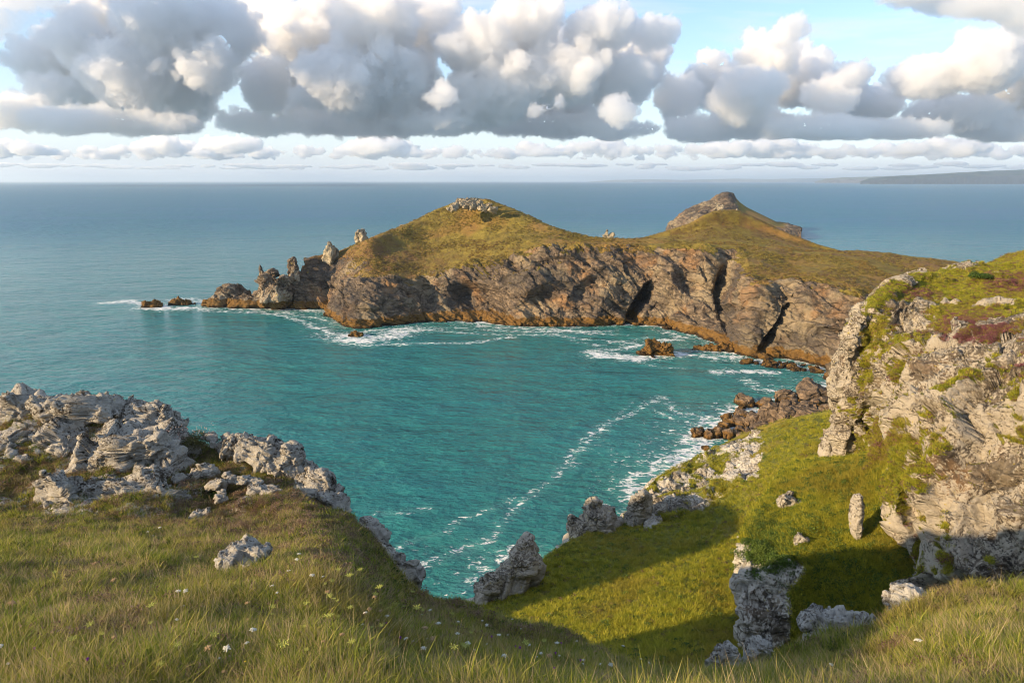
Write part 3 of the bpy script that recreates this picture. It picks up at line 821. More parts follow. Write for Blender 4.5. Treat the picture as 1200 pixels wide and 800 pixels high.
def crag_fn(v, t, c, n):
    U, V = pix(v)
    face = (1 - smooth(t + 0.5 * fbm(v, 8, 3, seed=80), 4.3, 5.3))
    d = fbm(v, 14, 3, 0.5, seed=81, kind='ridge') * 1.1 + fbm(v, 3, 4, 0.6, seed=83) * 0.3
    ang = np.array([0.35, 0.5, 0.8]); ang /= np.linalg.norm(ang)
    s = v @ ang
    st = np.stack([s, (v[:, 0] - v[:, 1]) * 0.22, v[:, 2] * 0.18], 1)
    vw = v + np.stack([fbm(v, 4, 2, seed=85), fbm(v, 4, 2, seed=86), fbm(v, 4, 2, seed=87)], 1) * 1.2
    g1, g2, idw = worley(vw * [1, 1, .8], 1.25, seed=12)
    vert = np.stack([v[:, 0] + v[:, 1] * .5, v[:, 1] - v[:, 0] * .3, v[:, 2] * .28], 1)
    rr = face * (fbm(vert, 7.5, 4, 0.55, seed=79, kind='ridge') * 2.3 + fbm(v, 9, 4, 0.6, seed=88, kind='ridge') * 1.3 + fbm(st, 1.5, 5, 0.62, seed=89, kind='ridge') * 0.22 + 1.5 * facets(vw * [1, 1, .62], 4.2, 11) + .62 * facets(vw * [1, 1, .8], 1.7, 12) + .22 * facets(v, .7, 13))
    # the outcrops breaking through the turf above the lip
    out = smooth(fbm(v, 6, 4, 0.6, seed=90), 0.06, 0.26) * (1 - face) * (t < 6.9)
    d = d + rr + out * (0.9 + (idw - .5) * 0.5)
    d *= smooth(t, 0.2, 1)
    # the grassy cleft between upper crag and buttress, and the bay left of the foot
    hol = pushes(v, [(1040,505,22,42,-.15,4.5,.1),(1085,600,9,70,-.12,1.5,.1),(1108,660,13,34,.25,2.2,.2),(1012,430,5,36,-.3,1.8,.1),(1165,600,30,60,-.2,1.5,.0)])
    d -= 1.7 * face
    disp = d[:, None] * n
    disp[:, 1] += hol; disp[:, 0] += hol * 0.5
    def at(v2, n2):
        U2, V2 = pix(v2)
        g = smooth(t + 0.7 * fbm(v2, 7, 4, seed=91), 4.45, 5.25) - 0.9 * out
        g += 0.32 * smooth(n2[:, 2], 0.42, 0.75) * (1 - g.clip(0, 1))
        for (a, b, ra, rb, k) in [(1042,520,26,38,1.0),(1025,560,36,44,1.4),(1014,420,10,60,.9),(1036,385,14,34,.95),(1050,440,8,30,.5),(1055,560,10,60,.7),(1095,520,24,36,.55),(1115,470,12,24,.3),(1185,510,22,26,.8),(1140,560,14,34,.3),(1162,660,8,16,.5),(1170,420,30,10,.3),(1078,610,9,50,.45),(1108,610,10,34,.5),(1190,440,24,12,.3)]:
            g = g + k * np.exp(-(((U2 - a) / ra) ** 2 + ((V2 - b) / rb) ** 2)) * (0.6 + 0.9 * fbm(v2, 2.5, 3, seed=92))
        g -= 0.5 * np.exp(-(((U2 - 1100) / 60) ** 2 + ((V2 - 352) / 12) ** 2))
        g += 0.65 * smooth(fbm(v2, 6, 4, 0.6, seed=96), .06, .22) * (t > 1.2) * smooth(n2[:, 2], -.15, .35)
        hz = np.clip(np.exp(-(((U2 - 1150) / 44) ** 2 + ((V2 - 388) / 20) ** 2)) + .5 * smooth(t, 4.2, 4.8) * smooth(fbm(v2, 7, 3, seed=93), .1, 0.3) * (t < 7.2), 0, 1)
        soil_shade = 0.5 * smooth(fbm(v2, 9, 3, seed=94), 0, .35) * smooth(t, 4, 5) 
        return dict(grass=np.clip(g, 0, 1), soil_shade=soil_shade, heather=hz)
    return disp, at
land('sea_cliff', crag_net(), 760, 760, M['crag'], crag_fn, label='tall pale lichen-covered cliff with turf and heather on top at the right', even=0.6)

# ------------------------------------------------------------------ the cliff top under the camera
CREST = [  # u, v, d of the crest, kind of drop behind it
 (-3000,430,10),(-900,440,20),(-500,455,21),(-200,470,21.5),(-60,478,21.5),(40,478,21.5),(130,482,21.3),(200,508,20.8),(250,522,20.4),(310,536,19.6),(360,572,18.2),(405,610,16.8),(445,650,15),(472,690,13.2),(505,703,12.2),
 (545,716,11.6),(600,737,10.8),(660,748,10.2),(720,764,9.8),(775,772,9.5),(830,774,9.2),(900,765,9.0),(960,756,8.8),(1020,738,8.7),(1080,712,8.7),(1140,697,8.7),(1200,692,8.7),(1320,680,8.7),(1600,660,9.0),(2200,640,10),(4200,600,11)]
def near_net():
    out = []
    for (u, v, d) in CREST:
        if u > 480: v += min(24, (u - 480) * .14)
        c = P(u, v, d)
        col = []
        x0 = c[0] / d * 3.4
        b = P(u, 842, 3.6)
        col.append(np.array([x0 * 1.6, -12.0, 59.5]))
        col.append(np.array([x0 * 1.3, -3.0, 58.9]))
        col.append(np.array([b[0] * 0.8, 1.2, 58.15]))
        base_v, base_d = (v, d)
        if u < 420:   # under the outcrop the ground first runs flat, then rises
            k = smooth(np.float64(u), 330, 420)
            base_v = (1 - k) * 612 + k * v; base_d = (1 - k) * 14.8 + k * d
        for f in (0.0, 0.22, 0.44, 0.64, 0.82):
            iv = (1 - f) / 3.6 + f / base_d
            vv = 842 + (base_v - 842) * (1 / 3.6 - iv) / (1 / 3.6 - 1 / base_d)
            col.append(P(u, vv, 1 / iv))
        if u < 420:
            col.append(P(u, base_v, base_d)); col.append(P(u, (base_v + v) / 2, (base_d + d) / 2 + .2))
        else:
            col.append(P(u, 842 + (base_v - 842) * 0.93, 1 / (1 / 3.6 + (1 / base_d - 1 / 3.6) * 0.93)))
            col.append(P(u, 842 + (base_v - 842) * 0.975, 1 / (1 / 3.6 + (1 / base_d - 1 / 3.6) * 0.975)))
        col.append(c)
        left = 1 - smooth(np.float64(u), 440, 560)
        s = (60 - c[2]) / c[1]      # just under the line of sight over the crest, then down
        far_l = ((1.0, 0, c[2] - s - 1.2), (6.0, 0, c[2] - 6 * s - 3.0), (9.0, 0, 43.5), (12.0, 0, 37.5), (17.0, 0, -6.0))  # unseen back of the crest, shaped for the shade it casts
        if u < -300: far_l = ((1.0, 0, c[2] - s - 1.2), (3.0, 0, c[2] - 3 * s - 3.0), (5.0, 0, 44.0), (7.0, 0, 36.0), (12.0, 0, -6.0))
        for off, zr, zl in far_l if u < 50 else ((1.0, c[2] - 0.9, c[2] - s - 1.2), (5.0, c[2] - 6.2, c[2] - 5 * s - 1.8), (7.5, c[2] - 10, c[2] - 7.5 * s - 3.2), (10.0, c[2] - 14, c[2] - 10 * s - 14), (20.0, c[2] - 30.0, -6.0)):
            col.append(drop(c, off, zr * (1 - left) + zl * left))
        out.append(col)
    return np.array(out).transpose(1, 0, 2)
def near_fn(v, t, c, n):
    U, V = pix(v)
    amp = smooth(v[:, 1], 3, 9)
    hum = fbm(v, 0.9, 3, 0.5, seed=111, kind='billow')
    d = hum * 0.07 * amp + fbm(v, 4.5, 3, 0.5, seed=101) * 0.28 * amp + fbm(v, 1.3, 3, 0.55, seed=103) * 0.09 + fbm(v, .35, 3, 0.55, seed=104) * 0.03
    back = smooth(t, 10.3, 11.5)
    d += back * fbm(v, 5, 5, 0.6, seed=105, kind='ridge') * 1.2
    outc = smooth(t, 7.4, 8.3) * (1 - smooth(U, 380, 430)) * (v[:, 1] > 3)
    f1, f2, idv = worley(v * [1, 1, 1.4] + fbm(v, 1.5, 2, seed=106)[:, None] * .4, 1.1, seed=14)
    d += outc * ((idv - .5) * 0.28 + fbm(v, 1.6, 4, .6, seed=107, kind='ridge') * 0.16)
    def at(v2, n2):
        U2, V2 = pix(v2)
        g = 1 - back * 0.6 - outc * (0.42 + 0.7 * fbm(v2, 1.2, 4, seed=108))
        soil_shade = outc * 0.9
        soil_shade = np.maximum(soil_shade, 1.0 * np.exp(-(((U2 - 330) / 75) ** 2 + ((V2 - 600) / 38) ** 2)))
        soil_shade = np.maximum(soil_shade, 0.8 * np.exp(-(((U2 - 430) / 55) ** 2 + ((V2 - 655) / 30) ** 2)))
        soil_shade = np.maximum(soil_shade, 0.25 + 0.45 * smooth(fbm(v2, 1.5, 3, seed=109), -.05, .35))
        return dict(grass=np.clip(g, 0, 1), soil_shade=np.clip(soil_shade, 0, 1), heather=np.zeros(len(g)), outc=outc)
    return d, at
land('clifftop', near_net(), 560, 760, M['near'], near_fn, label='rough grassy cliff top in front of the camera, falling away to the cove')

def left_shade_land():
    """unseen land out of the picture to the left, added to shade the gully"""
    n = 150
    X, Y = np.meshgrid(np.linspace(-110, -48, n), np.linspace(26, 58, n), indexing='ij')
    p = np.stack([X.ravel(), Y.ravel(), 0 * X.ravel()], 1)
    q = np.sqrt(((p[:, 0] + 84) / 20) ** 2 + ((p[:, 1] - 41.5) / 7) ** 4) + fbm(p, 30, 3, seed=121) * 0.05  # outline fitted to the shade wanted on the gully
    z = 55 * (1 - smooth(q, 0.84, 1.10)) - 6 + fbm(p, 12, 4, seed=122) * 1.5
    p[:, 2] = z
    f = grid_faces(n, n)[:, ::-1]
    me = new_mesh('hill', p, f)
    nn = normals(p, f); attr(me, 'grass', smooth(nn[:, 2], .6, .8)); attr(me, 'soil_shade', np.zeros(len(p))); attr(me, 'heather', np.zeros(len(p)))
    tag(link('hill', me, M['slope']), 'unseen grassy mound added beyond the left edge to shade the gully', kind='structure')
left_shade_land()

# ------------------------------------------------------------------ rocks
def ground_d(u, v, land_='clifftop'):
    L = LAND[land_]
    if 'UV' not in L:
        fr = (L['v'][:, 1] > 2.5) & ((L['n'] * (np.array([0, 0, EYE]) - L['v'])).sum(1) > 0)
        L['UV'] = (*pix(L['v'][fr]), L['v'][fr])
    U, V, q = L['UV']; d2 = (U - u) ** 2 + (V - v) ** 2
    c = np.argsort(d2)[:4]; return float(q[c, 1].min())
def pscale(u, v, d):
    p = P(u, v, d); return (p[1] * CP - (p[2] - EYE) * SP) / FPX
ICOS = {}
def rock_mesh(seed, dims, sub=5, cuts=14, rough=1.0, layer=0.5, peak=0.0, grain=0.35):
    """an angular weathered block of the given half sizes"""
    if sub not in ICOS: ICOS[sub] = ico(sub)
    v, f = ICOS[sub]
    rs = np.random.RandomState(seed)
    p = np.sign(v) * np.abs(v) ** 0.55
    p /= np.abs(p).max(0)
    for k in range(cuts):      # planes that shear off corners
        d = rs.normal(size=3); d /= np.linalg.norm(d)
        lim = rs.uniform(0.50, 1.02)
        s = p @ d
        p = p - np.maximum(s - lim, 0)[:, None] * d * 0.92
    if peak:
        hz = np.clip(p[:, 2] * .5 + .5, 0, 1)
        p[:, :2] *= (1 - min(peak * 1.5, .8) * hz ** .8)[:, None]
        p[:, 0] += peak * 0.35 * hz
    q = p * np.array(dims)
    m = min(float(np.mean(dims)), 1.35 * float(min(dims)))
    o = rs.uniform(-50, 50, 3)
    n = normals(q, f)
    qs = q + o
    tilt = rs.normal(size=3) * .25 + [0, 0, 1]; tilt /= np.linalg.norm(tilt)
    st = np.stack([qs @ tilt * 1.3, qs[:, 0] * .2, qs[:, 1] * .2], 1)
    qw = qs + fbm(qs, m * .8, 2)[:, None] * m * .12
    d = m * rough * (0.10 * fbm(qs, m * 1.2, 4, .6, kind='ridge') + 0.26 * facets(qw, m * .85, seed % 7) + 0.12 * facets(qw * [1, 1, 1.3], m * .36, seed % 5)
        + .06 * facets(qs * [1, 1, 1.4], m * .15, 3) + layer * 0.05 * fbm(st, m * .22, 4, .65, kind='ridge') + grain * 0.14 * fbm(qs, m * .12, 4, .7))
    return q + n * d[:, None], f

def rock(name, label, u, v, w, h, d, mat, seed, dep=1.0, sub=5, group=None, cat='rock', tilt=(0, 0, 0), sink=0.0, z=None, parent=None, **kw):
    """a rock whose picture is about w x h px round (u, v) at distance d (or standing at height z)"""
    if z is not None: d = PZ(u, v, z)[1]
    s = pscale(u, v, d)
    hx, hz = w * s / 2, h * s / 2
    hy = (hx + hz) / 2 * dep
    hz2 = hz * (1 + sink)
    vv, f = rock_mesh(seed, (hx, hy, hz2), sub, **kw)
    c = P(u, v, d + hy * 0.3); c[2] -= hz * sink
    me = new_mesh(name, vv, f)
    o = link(name, me, mat, loc=tuple(c))
    o.rotation_euler = tilt
    if parent is None: tag(o, label, cat, group)
    return o

M['rock_near'] = rock_land('lichen_rock', [(0.05, 0.042, 0.032), (0.12, 0.098, 0.072), (0.22, 0.185, 0.14), (0.34, 0.30, 0.24)], TURF_NEAR, 0.26, lichen=0.95, orange=0.04, bumpd=0.9, lichen_col=(0.60, 0.56, 0.48))
M['rock_mid'] = rock_land('spur_rock', ROCK_GREY, TURF_NEAR, 0.9, lichen=0.85, orange=0.15, bumpd=0.5, lichen_col=(0.52, 0.47, 0.38))
M['rock_shore'] = rock_land('shore_rock', [(0.06, 0.045, 0.035), (0.17, 0.125, 0.085), (0.28, 0.20, 0.13), (0.40, 0.30, 0.19)], TURF_FAR, 1.6, orange=0.35, bumpd=0.4, tide=0.9)
M['rock_far'] = rock_land('headland_rock', ROCK_BROWN, TURF_FAR, 3.0, tide=3.6, lichen=0.2, orange=0.3, bumpd=0.5, lichen_col=(0.45, 0.39, 0.29))
M['rock_tor'] = rock_land('tor_rock', ROCK_GREY, TURF_FAR, 2.5, lichen=0.8, orange=0.1, bumpd=0.5, lichen_col=(0.50, 0.43, 0.30))
M['rock_kelp'] = rock_land('weedy_rock', ROCK_BROWN, TURF_FAR, 2.0, tide=6.5, orange=0.3, bumpd=0.5)

# the outcrop at the left, on the lip of the cliff top
M['rock_pale'] = rock_land('pale_rock', [(0.10, 0.09, 0.075), (0.20, 0.175, 0.145), (0.33, 0.30, 0.25), (0.45, 0.42, 0.36)], TURF_NEAR, 0.22, lichen=1.1, orange=0.0, bumpd=0.8, lichen_col=(0.64, 0.61, 0.54))
N = 'rock_near'
for i, (lab, u, v, w, h, d, kw) in enumerate([
    ('knobbly lichened crag at the far left end of the near outcrop', 22, 492, 120, 62, 20.6, {}),
    ('dark-topped crag with dry grass on its crown, highest of the near outcrop', 112, 480, 130, 44, 21.0, {}),
    ('ragged ledge tapering to a point on the skyline of the near outcrop', 172, 490, 76, 38, 20.8, {}),
    ('weathered grey block in the middle of the upper outcrop', 78, 522, 110, 60, 19.6, {}),
    ('pale rock cut by the left edge of the picture', 8, 536, 76, 74, 18.8, {}),
    ('large flat-faced slab with square right end, centre of the near outcrop', 165, 528, 118, 84, 19.0, dict(cuts=10)),
    ('blocky grey rock below the large slab', 122, 548, 80, 44, 18.1, {}),
    ('long low pale slab at the foot of the outcrop, above the grass', 142, 588, 196, 44, 16.6, dict(dep=0.5, layer=.9)),
    ('rounded cream rock at the left end of the low slab', 78, 580, 72, 50, 16.4, {}),
    ('low broken pale rock in the turf at the foot of the outcrop', 92, 604, 74, 26, 15.6, {}),
    ('small pale patch of rock showing through turf right of the large slab', 238, 556, 34, 34, 18.0, {}),
    ('cracked grey rock behind the bare brown patch', 300, 536, 74, 44, 19.0, {}),
    ('pale jutting block on the cliff lip above the brown patch', 336, 552, 58, 44, 18.6, {}),
    ('pale split rock on the descending lip of the cliff', 366, 580, 50, 42, 17.8, {}),
    ('overhanging grey knob at the edge above the sea', 389, 592, 34, 30, 17.4, {}),
    ('flat pale stone in the brown heathy patch', 352, 596, 34, 24, 16.8, {}),
    ('grey slab on the lowest part of the cliff lip', 432, 634, 50, 36, 16.0, {}),
    ('rough rock below the grey slab at the cliff edge', 446, 655, 34, 34, 15.2, {}),
    ('dark shaded crag hanging below the cliff lip', 456, 688, 50, 70, 14.2, {}),
    ('dark rock half under grass at the bottom of the cliff lip', 474, 712, 36, 44, 13.0, {}),
    ]):
    if i in (4, 7, 8, 9): w *= 1.12; h *= 1.25
    elif i < 11: v += h * .04; w *= 1.05
    else: v -= h * .12; w *= 1.25; h *= 1.25
    rock('rock', lab, u, v, w, h, d, M[N], 100 + i, group='rocks of the near left outcrop', cuts=kw.pop('cuts', 22), sub=6 if w * h > 3500 else 5, tilt=(random.Random(i).uniform(-.15, .15), random.Random(i + 9).uniform(-.12, .22), random.Random(i + 5).uniform(-.4, .4)), **kw)
rock('boulder', 'lone pale boulder with orange lichen sitting in the foreground grass', 289, 653, 62, 34, ground_d(289, 664) - .1, M['rock_pale'], 130, sub=6, cat='boulder')
rs_ = np.random.RandomState(5)
for i in range(46):   # loose stones between the blocks
    u = rs_.uniform(0, 260) if i < 34 else rs_.uniform(255, 330); k = rs_.uniform(0, 1)
    v = 500 + k * 108 if i < 34 else 545 + k * 40
    d = 20.3 - (v - 500) / 108 * 5.0
    rock('stone', 'small pale stone lying in the turf between the blocks of the near outcrop', u, v, rs_.uniform(8, 26), rs_.uniform(6, 16), d, M[N], 200 + i, sub=4, group='small stones in the near outcrop', cat='stone')

# four blocks standing in the hollow behind the grass crest
rock('rock', 'pale cream-edged block behind the grass crest, half covered by turf', 990, 735, 82, 66, 11.4, M['rock_pale'], 151, sub=6, dep=.9, sink=.5)
rock('rock', 'squared grey rock behind the grass crest, below the big cliff', 1062, 718, 54, 48, 11.2, M['rock_pale'], 152, sub=6, dep=.9, sink=.5)
rock('rock', 'flat-topped stone at the left end of the row behind the crest', 851, 766, 38, 22, 10.6, M['rock_pale'], 153, sub=5, sink=.6)
rock('rock', 'small leaning stone beside the flat-topped one behind the crest', 888, 760, 34, 24, 10.8, M['rock_pale'], 154, sub=5, sink=.6)

# the gully: pinnacles and the stone finger
N = 'rock_mid'
rock('rock_pinnacle', 'tall grey rock pinnacle at the lower end of the gully, beside the sea', 604, 666, 84, 112, 73, M[N], 160, sub=6, peak=.34, dep=.8, sink=.25, rough=.6, cuts=20, tilt=(0, .12, .3), cat='rock pinnacle')
rock('rock', 'low craggy shoulder leaning against the left of the tall grey pinnacle', 578, 690, 50, 52, 72, M[N], 161, sub=5, peak=.3, sink=.3)
rock('rock', 'sunlit pointed rock with a turf skirt between the two standing rocks', 700, 612, 86, 62, 89, M[N], 162, sub=6, peak=.35, sink=.3, tilt=(0, -.32, .3))
rock('rock', 'narrow brown standing rock at the left foot of the spur', 747, 606, 30, 66, 91, M[N], 163, sub=5, peak=.1, sink=.2)
rock('standing_stone', 'slim pale finger of rock standing alone on the green knoll', 1003, 604, 14, 54, ground_d(1003, 628, 'grassy_knoll') - .3, M[N], 164, sub=5, cuts=6, peak=.12, dep=.6, rough=.5, layer=.1, cat='standing stone', sink=.1)
for i, (lab, u, v, w, h, d) in enumerate([
    ('pale rocks poking from turf near the top of the knoll', 925, 588, 32, 18, ground_d(925, 592, 'grassy_knoll')), ('pale stone in the turf above the rock face of the knoll', 938, 632, 18, 18, ground_d(938, 636, 'grassy_knoll')),
    ('white rock on the crest between the gully and the cliff', 969, 524, 14, 30, 86), ('craggy rock at the foot of the upper cliff', 986, 505, 22, 44, 87)]):
    rock('rock', lab, u, v, w, h, d, M[N], 170 + i, sub=5, sink=.2)
rs_ = np.random.RandomState(8)
for i in range(34):   # lichened rocks of the spur face
    u = rs_.uniform(762, 888); k = rs_.uniform(0, 1)
    top = np.interp(u, [760, 820, 880], [575, 545, 520]); bot = np.interp(u, [760, 820, 880], [612, 612, 572])
    v = top + (bot - top) * k
    d = np.interp(u, [760, 820, 880], [104, 113, 117]) * (1 - k) + np.interp(u, [760, 820, 880], [90, 92, 95]) * k
    rock('rock', 'white-lichened rock on the shaded face of the spur', u, v, rs_.uniform(12, 34), rs_.uniform(9, 24), d, M[N], 300 + i, sub=4, group='rocks of the spur face', tilt=(0, -.5, rs_.uniform(0, 3)))

# boulders along the shore below the spur
N = 'rock_shore'
big = [(901, 487, 26, 32, 4), (918, 488, 24, 28, 4.5), (943, 486, 34, 30, 5.5), (872, 471, 34, 20, 1), (868, 484, 26, 16, 1.2), (884, 492, 22, 16, 2.5), (868, 494, 22, 20, 1.5), (889, 504, 26, 18, 4), (902, 506, 18, 14, 5), (956, 462, 48, 30, 3), (975, 478, 22, 26, 6), (960, 495, 26, 22, 8), (930, 500, 26, 18, 7), (852, 508, 20, 14, 1), (918, 466, 24, 20, 1.5), (895, 472, 22, 14, 1.5), (984, 455, 26, 30, 5), (978, 438, 22, 16, 2), (880, 508, 20, 14, 4), (945, 505, 20, 16, 8)]
big_labels = ['tall upright slab at the seaward side of the heap', 'dark-faced block wedged against the upright slab', 'broad leaning block at the foot of the green slope', 'flat wave-washed boulder at the outer end of the heap', 'smooth boulder just inside the outer one', 'squat boulder in the middle of the seaward edge', 'rounded boulder lowest on the seaward edge', 'pale block on the turf line under the slabs', 'small square block beside the turf line', 'largest reddish-brown boulder of the heap', 'narrow block above the reddish boulder', 'block tucked under the cliff corner', 'tilted block at the turf line below the red boulder', 'low boulder at the near tip of the heap by the foam', 'boulder half in the surf left of the reddish one', 'flat boulder awash beside the heap', 'tall block at the base of the right-hand cliff', 'farthest block of the heap, close to the headland', 'pointed stone on the turf side of the lower heap', 'block highest up the turf, nearest the knoll']
for i, (u, v, w, h, z) in enumerate(big):
    rock('boulder', big_labels[i], u, v, w, h, 0, M[N], 400 + i, z=z, sub=5, cuts=18, rough=.55, group='large boulders of the shore heap', cat='boulder', tilt=(rs_.uniform(-.3, .3), rs_.uniform(-.4, .4), rs_.uniform(0, 3)), sink=.15)
rock('boulder', 'brown boulder standing in the surf off the shore heap', 818, 507, 17, 15, 0, M[N], 430, z=.8, sub=5, cat='boulder')
rock('boulder', 'darker boulder touching the one in the surf', 829, 509, 13, 12, 0, M[N], 431, z=.8, sub=5, cat='boulder')
rock('boulder', 'tiny rock awash in foam nearest the spur', 826, 525, 9, 7, 0, M[N], 432, z=.5, sub=4, cat='boulder')
for i in range(80):
    k = rs_.uniform(0, 1); u = 835 + 150 * k ** .8 + rs_.uniform(-6, 6)
    vt = np.interp(u, [835, 870, 915, 985], [502, 474, 460, 446]); vb = np.interp(u, [835, 870, 915, 985], [512, 510, 502, 500])
    v = rs_.uniform(vt, vb)
    z = 0.5 + 6.5 * (k) * (v - vt) / (vb - vt + 1) + 1.0 * k
    s = rs_.uniform(4, 13)
    rock('boulder', 'smaller brown boulder filling the shore heap', u, v, s * 1.3, s, 0, M[N], 500 + i % 17, z=z, sub=4, rough=.7, group='smaller boulders of the shore heap', cat='boulder', tilt=(rs_.uniform(-.5, .5), rs_.uniform(-.5, .5), rs_.uniform(0, 3)))

# rocks in the sea and round the foot of the headland
N = 'rock_kelp'
rock('sea_rock', 'long weedy rock islet in white water in the middle of the cove', 766, 413, 56, 19, 0, M[N], 601, z=1.0, sub=6, dep=.8, peak=.25, rough=1.5, cat='sea rock', sink=.3)
rock('sea_rock', 'small dark rock awash in foam below the headland spur', 417, 392, 22, 8, 0, M[N], 602, z=.6, sub=5, peak=.2, rough=1.4, cat='sea rock', sink=.4)
rock('sea_rock', 'flat skerry at the very tip of the reef, leftmost in the sea', 178, 358, 32, 9, 0, M[N], 603, z=.8, sub=5, peak=.3, rough=1.5, cat='sea rock', sink=.4, tilt=(0, .05, .2))
rock('sea_rock', 'flat skerry between the reef tip and the dark hump', 214, 355, 34, 11, 0, M[N], 604, z=.9, sub=5, peak=.25, rough=1.5, cat='sea rock', sink=.4)
rock('sea_rock', 'low orange ledge at the near side of the cove cliffs', 868, 409, 100, 13, 0, M[N], 605, z=1.0, sub=6, dep=.35, rough=1.5, cat='sea rock', sink=.4, tilt=(0, 0, -.15))
rock('sea_rock', 'leaning grey fin of rock at the mouth of the cliff recess', 850, 385, 34, 40, 0, M['rock_far'], 606, z=3.5, sub=6, peak=.35, dep=.8, cat='sea rock', sink=.3, tilt=(0, .45, .2))
rock('sea_rock', 'rounded brown rock below the leaning fin', 832, 390, 30, 17, 0, M['rock_far'], 607, z=1.5, sub=5, peak=.2, cat='sea rock', sink=.3)
rock('sea_rock', 'weedy ledge awash below the cave cliffs', 795, 383, 44, 7, 0, M[N], 608, z=.6, sub=5, rough=1.5, cat='sea rock', sink=.4)
rock('sea_rock', 'dark weedy finger of rock reaching out from the headland spur', 388, 368, 26, 9, 0, M[N], 609, z=1, sub=5, peak=.2, rough=1.4, cat='sea rock', sink=.4, tilt=(0, -.3, .5))
rock('sea_rock', 'orange weedy ledge at the foot of the headland, right of the crags', 345, 357, 54, 12, 0, M[N], 610, z=1.2, sub=5, peak=.2, rough=1.4, cat='sea rock', sink=.4)
rs_ = np.random.RandomState(12)
for i in range(26):
    u = rs_.uniform(872, 962); v = np.interp(u, [870, 960], [419, 431]) + rs_.uniform(-1, 6); s = rs_.uniform(3, 11)
    rock('sea_rock', 'small orange rock in the surf below the cave', u, v, s * 1.7, s * .75, 0, M[N], 620 + i % 9, z=.4, sub=3 if s < 6 else 4, rough=1.2, group='small rocks in the surf below the cave', cat='sea rock', tilt=(0, 0, rs_.uniform(0, 3)))
N = 'rock_far'
def jag(lab, u, v, w, h, z, seed, **kw):
    k = dict(sub=6, peak=.35, dep=.9, rough=.8, sink=.15, cat='crag'); k.update(kw); w *= 1.45
    rock('crag', lab, u, v, w, h, 0, M[N], seed, z=z, **k)
jag('dark rounded hump of rock on the reef off the headland', 262, 350, 46, 30, 3.5, 640, peak=.25)
jag('low brown shoulder between the dark hump and the twin crags', 285, 353, 30, 22, 3, 641)
jag('first brown crag of the headland tip, with a leaning yellow top', 309, 341, 38, 50, 8, 642, peak=.5, tilt=(0, -.15, 0))
jag('second brown crag of the headland tip, blunt and square', 326, 344, 30, 42, 8, 643, peak=.25)
jag('crag with a sharp finger on top at the end of the grass slope', 341, 333, 34, 62, 11, 644, peak=.55)
jag('long low base of dark rock joining the crags of the headland tip', 300, 354, 74, 17, 2.5, 651, peak=.1, dep=.5)
jag('jagged middle step between the two brown crags of the tip', 318, 336, 22, 40, 7, 652, peak=.45)
jag('thin rock finger on the skyline of the headland tip', 344, 317, 13, 32, 18, 645, peak=.55, sub=5, rough=.5, tilt=(0, .12, .5))
jag('thin rock finger beside the first crag top', 307, 324, 13, 28, 14, 646, peak=.55, sub=5, rough=.5, tilt=(0, -.2, .2))
N = 'rock_tor'
for i, (lab, u, v, w, h, d) in enumerate([
    ('sharp rock tooth on the left skyline of the headland', 385, 294, 24, 32, 345), ('low slab at the right foot of the sharp rock tooth', 393, 296, 16, 14, 350),
    ('blocky rock stack on the left skyline above the sharp tooth', 424, 279, 19, 20, 365), ('small peaked rock on the neck of the headland', 710, 273.5, 12, 11, 350), ('low rock right of the small peaked rock on the neck', 716, 276, 10, 7, 350),
    ('flat rock slab breaking the skyline half way up the domed hill', 471, 266, 20, 6, 378)]):
    rock('rock', lab, u, v, w, h, d, M[N], 660 + i, sub=5, peak=.6 if i in (0, 3) else .2, rough=.7, sink=.2, cat='rock')
for i in range(30):
    a = rs_.uniform(-1, 1); u = 552 + a * 27; v = np.interp(abs(a), [0, 1], [233, 243]) + rs_.uniform(-1, 9) * (1 - abs(a) * .6); s = rs_.uniform(3, 9)
    d = 374 - (v - 232) * 1.6
    rock('rock', 'pale rock in the rocky crown of the domed hill', u, v, s * 1.6, s, d, M[N], 680 + i % 11, sub=4, rough=1.2, group='rocks crowning the domed hill', tilt=(0, 0, rs_.uniform(0, 3)))
for i in range(34):
    k = rs_.uniform(0, 1); u = np.interp(k, [0, .7, 1], [795, 848, 868]); top = np.interp(u, [795, 815, 835, 850, 870], [259, 246, 239, 230, 240])
    v = top - 1.5 + rs_.uniform(0, 14); s = rs_.uniform(4, 10)
    rock('rock', 'yellow-lichened rock on the crest of the distant peak', u, v, s * 1.2, s, 822 - (v - top) * 3.4, M[N], 700 + i % 9, sub=4, peak=.3, rough=1.2, group='rocks on the crest of the distant peak', tilt=(0, -.4, rs_.uniform(0, 3)))

# ------------------------------------------------------------------ grass and plants
def leaf_mat(name, stops, var=0.25, trans=0.35, rough=0.7, patch=0.5, patchcol=(0.25, 0.17, 0.06)):
    n = NT(name)
    tone = n.attr('tone')
    oi = n.node('ObjectInfo')
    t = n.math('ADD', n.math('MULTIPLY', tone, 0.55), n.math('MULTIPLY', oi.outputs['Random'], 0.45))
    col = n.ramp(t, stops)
    g = n.node('NewGeometry')
    pn = n.node('TexNoise'); n.put(pn.inputs['Vector'], oi.outputs['Location']); pn.inputs['Scale'].default_value = patch; pn.inputs['Detail'].default_value = 4
    col = n.mix(n.mr(pn.outputs['Fac'], 0.48, 0.66, 0, var), col, patchcol)
    b = n.node('BsdfPrincipled'); n.put(b.inputs['Base Color'], col); b.inputs['Roughness'].default_value = rough; b.inputs['Specular IOR Level'].default_value = 0.3
    tr = n.node('BsdfTranslucent'); n.put(tr.inputs['Color'], col)
    mx = n.node('MixShader'); mx.inputs[0].default_value = trans
    n.t.links.new(b.outputs[0], mx.inputs[1]); n.t.links.new(tr.outputs[0], mx.inputs[2]); n.t.links.new(mx.outputs[0], n.out.inputs[0])
    return n.m
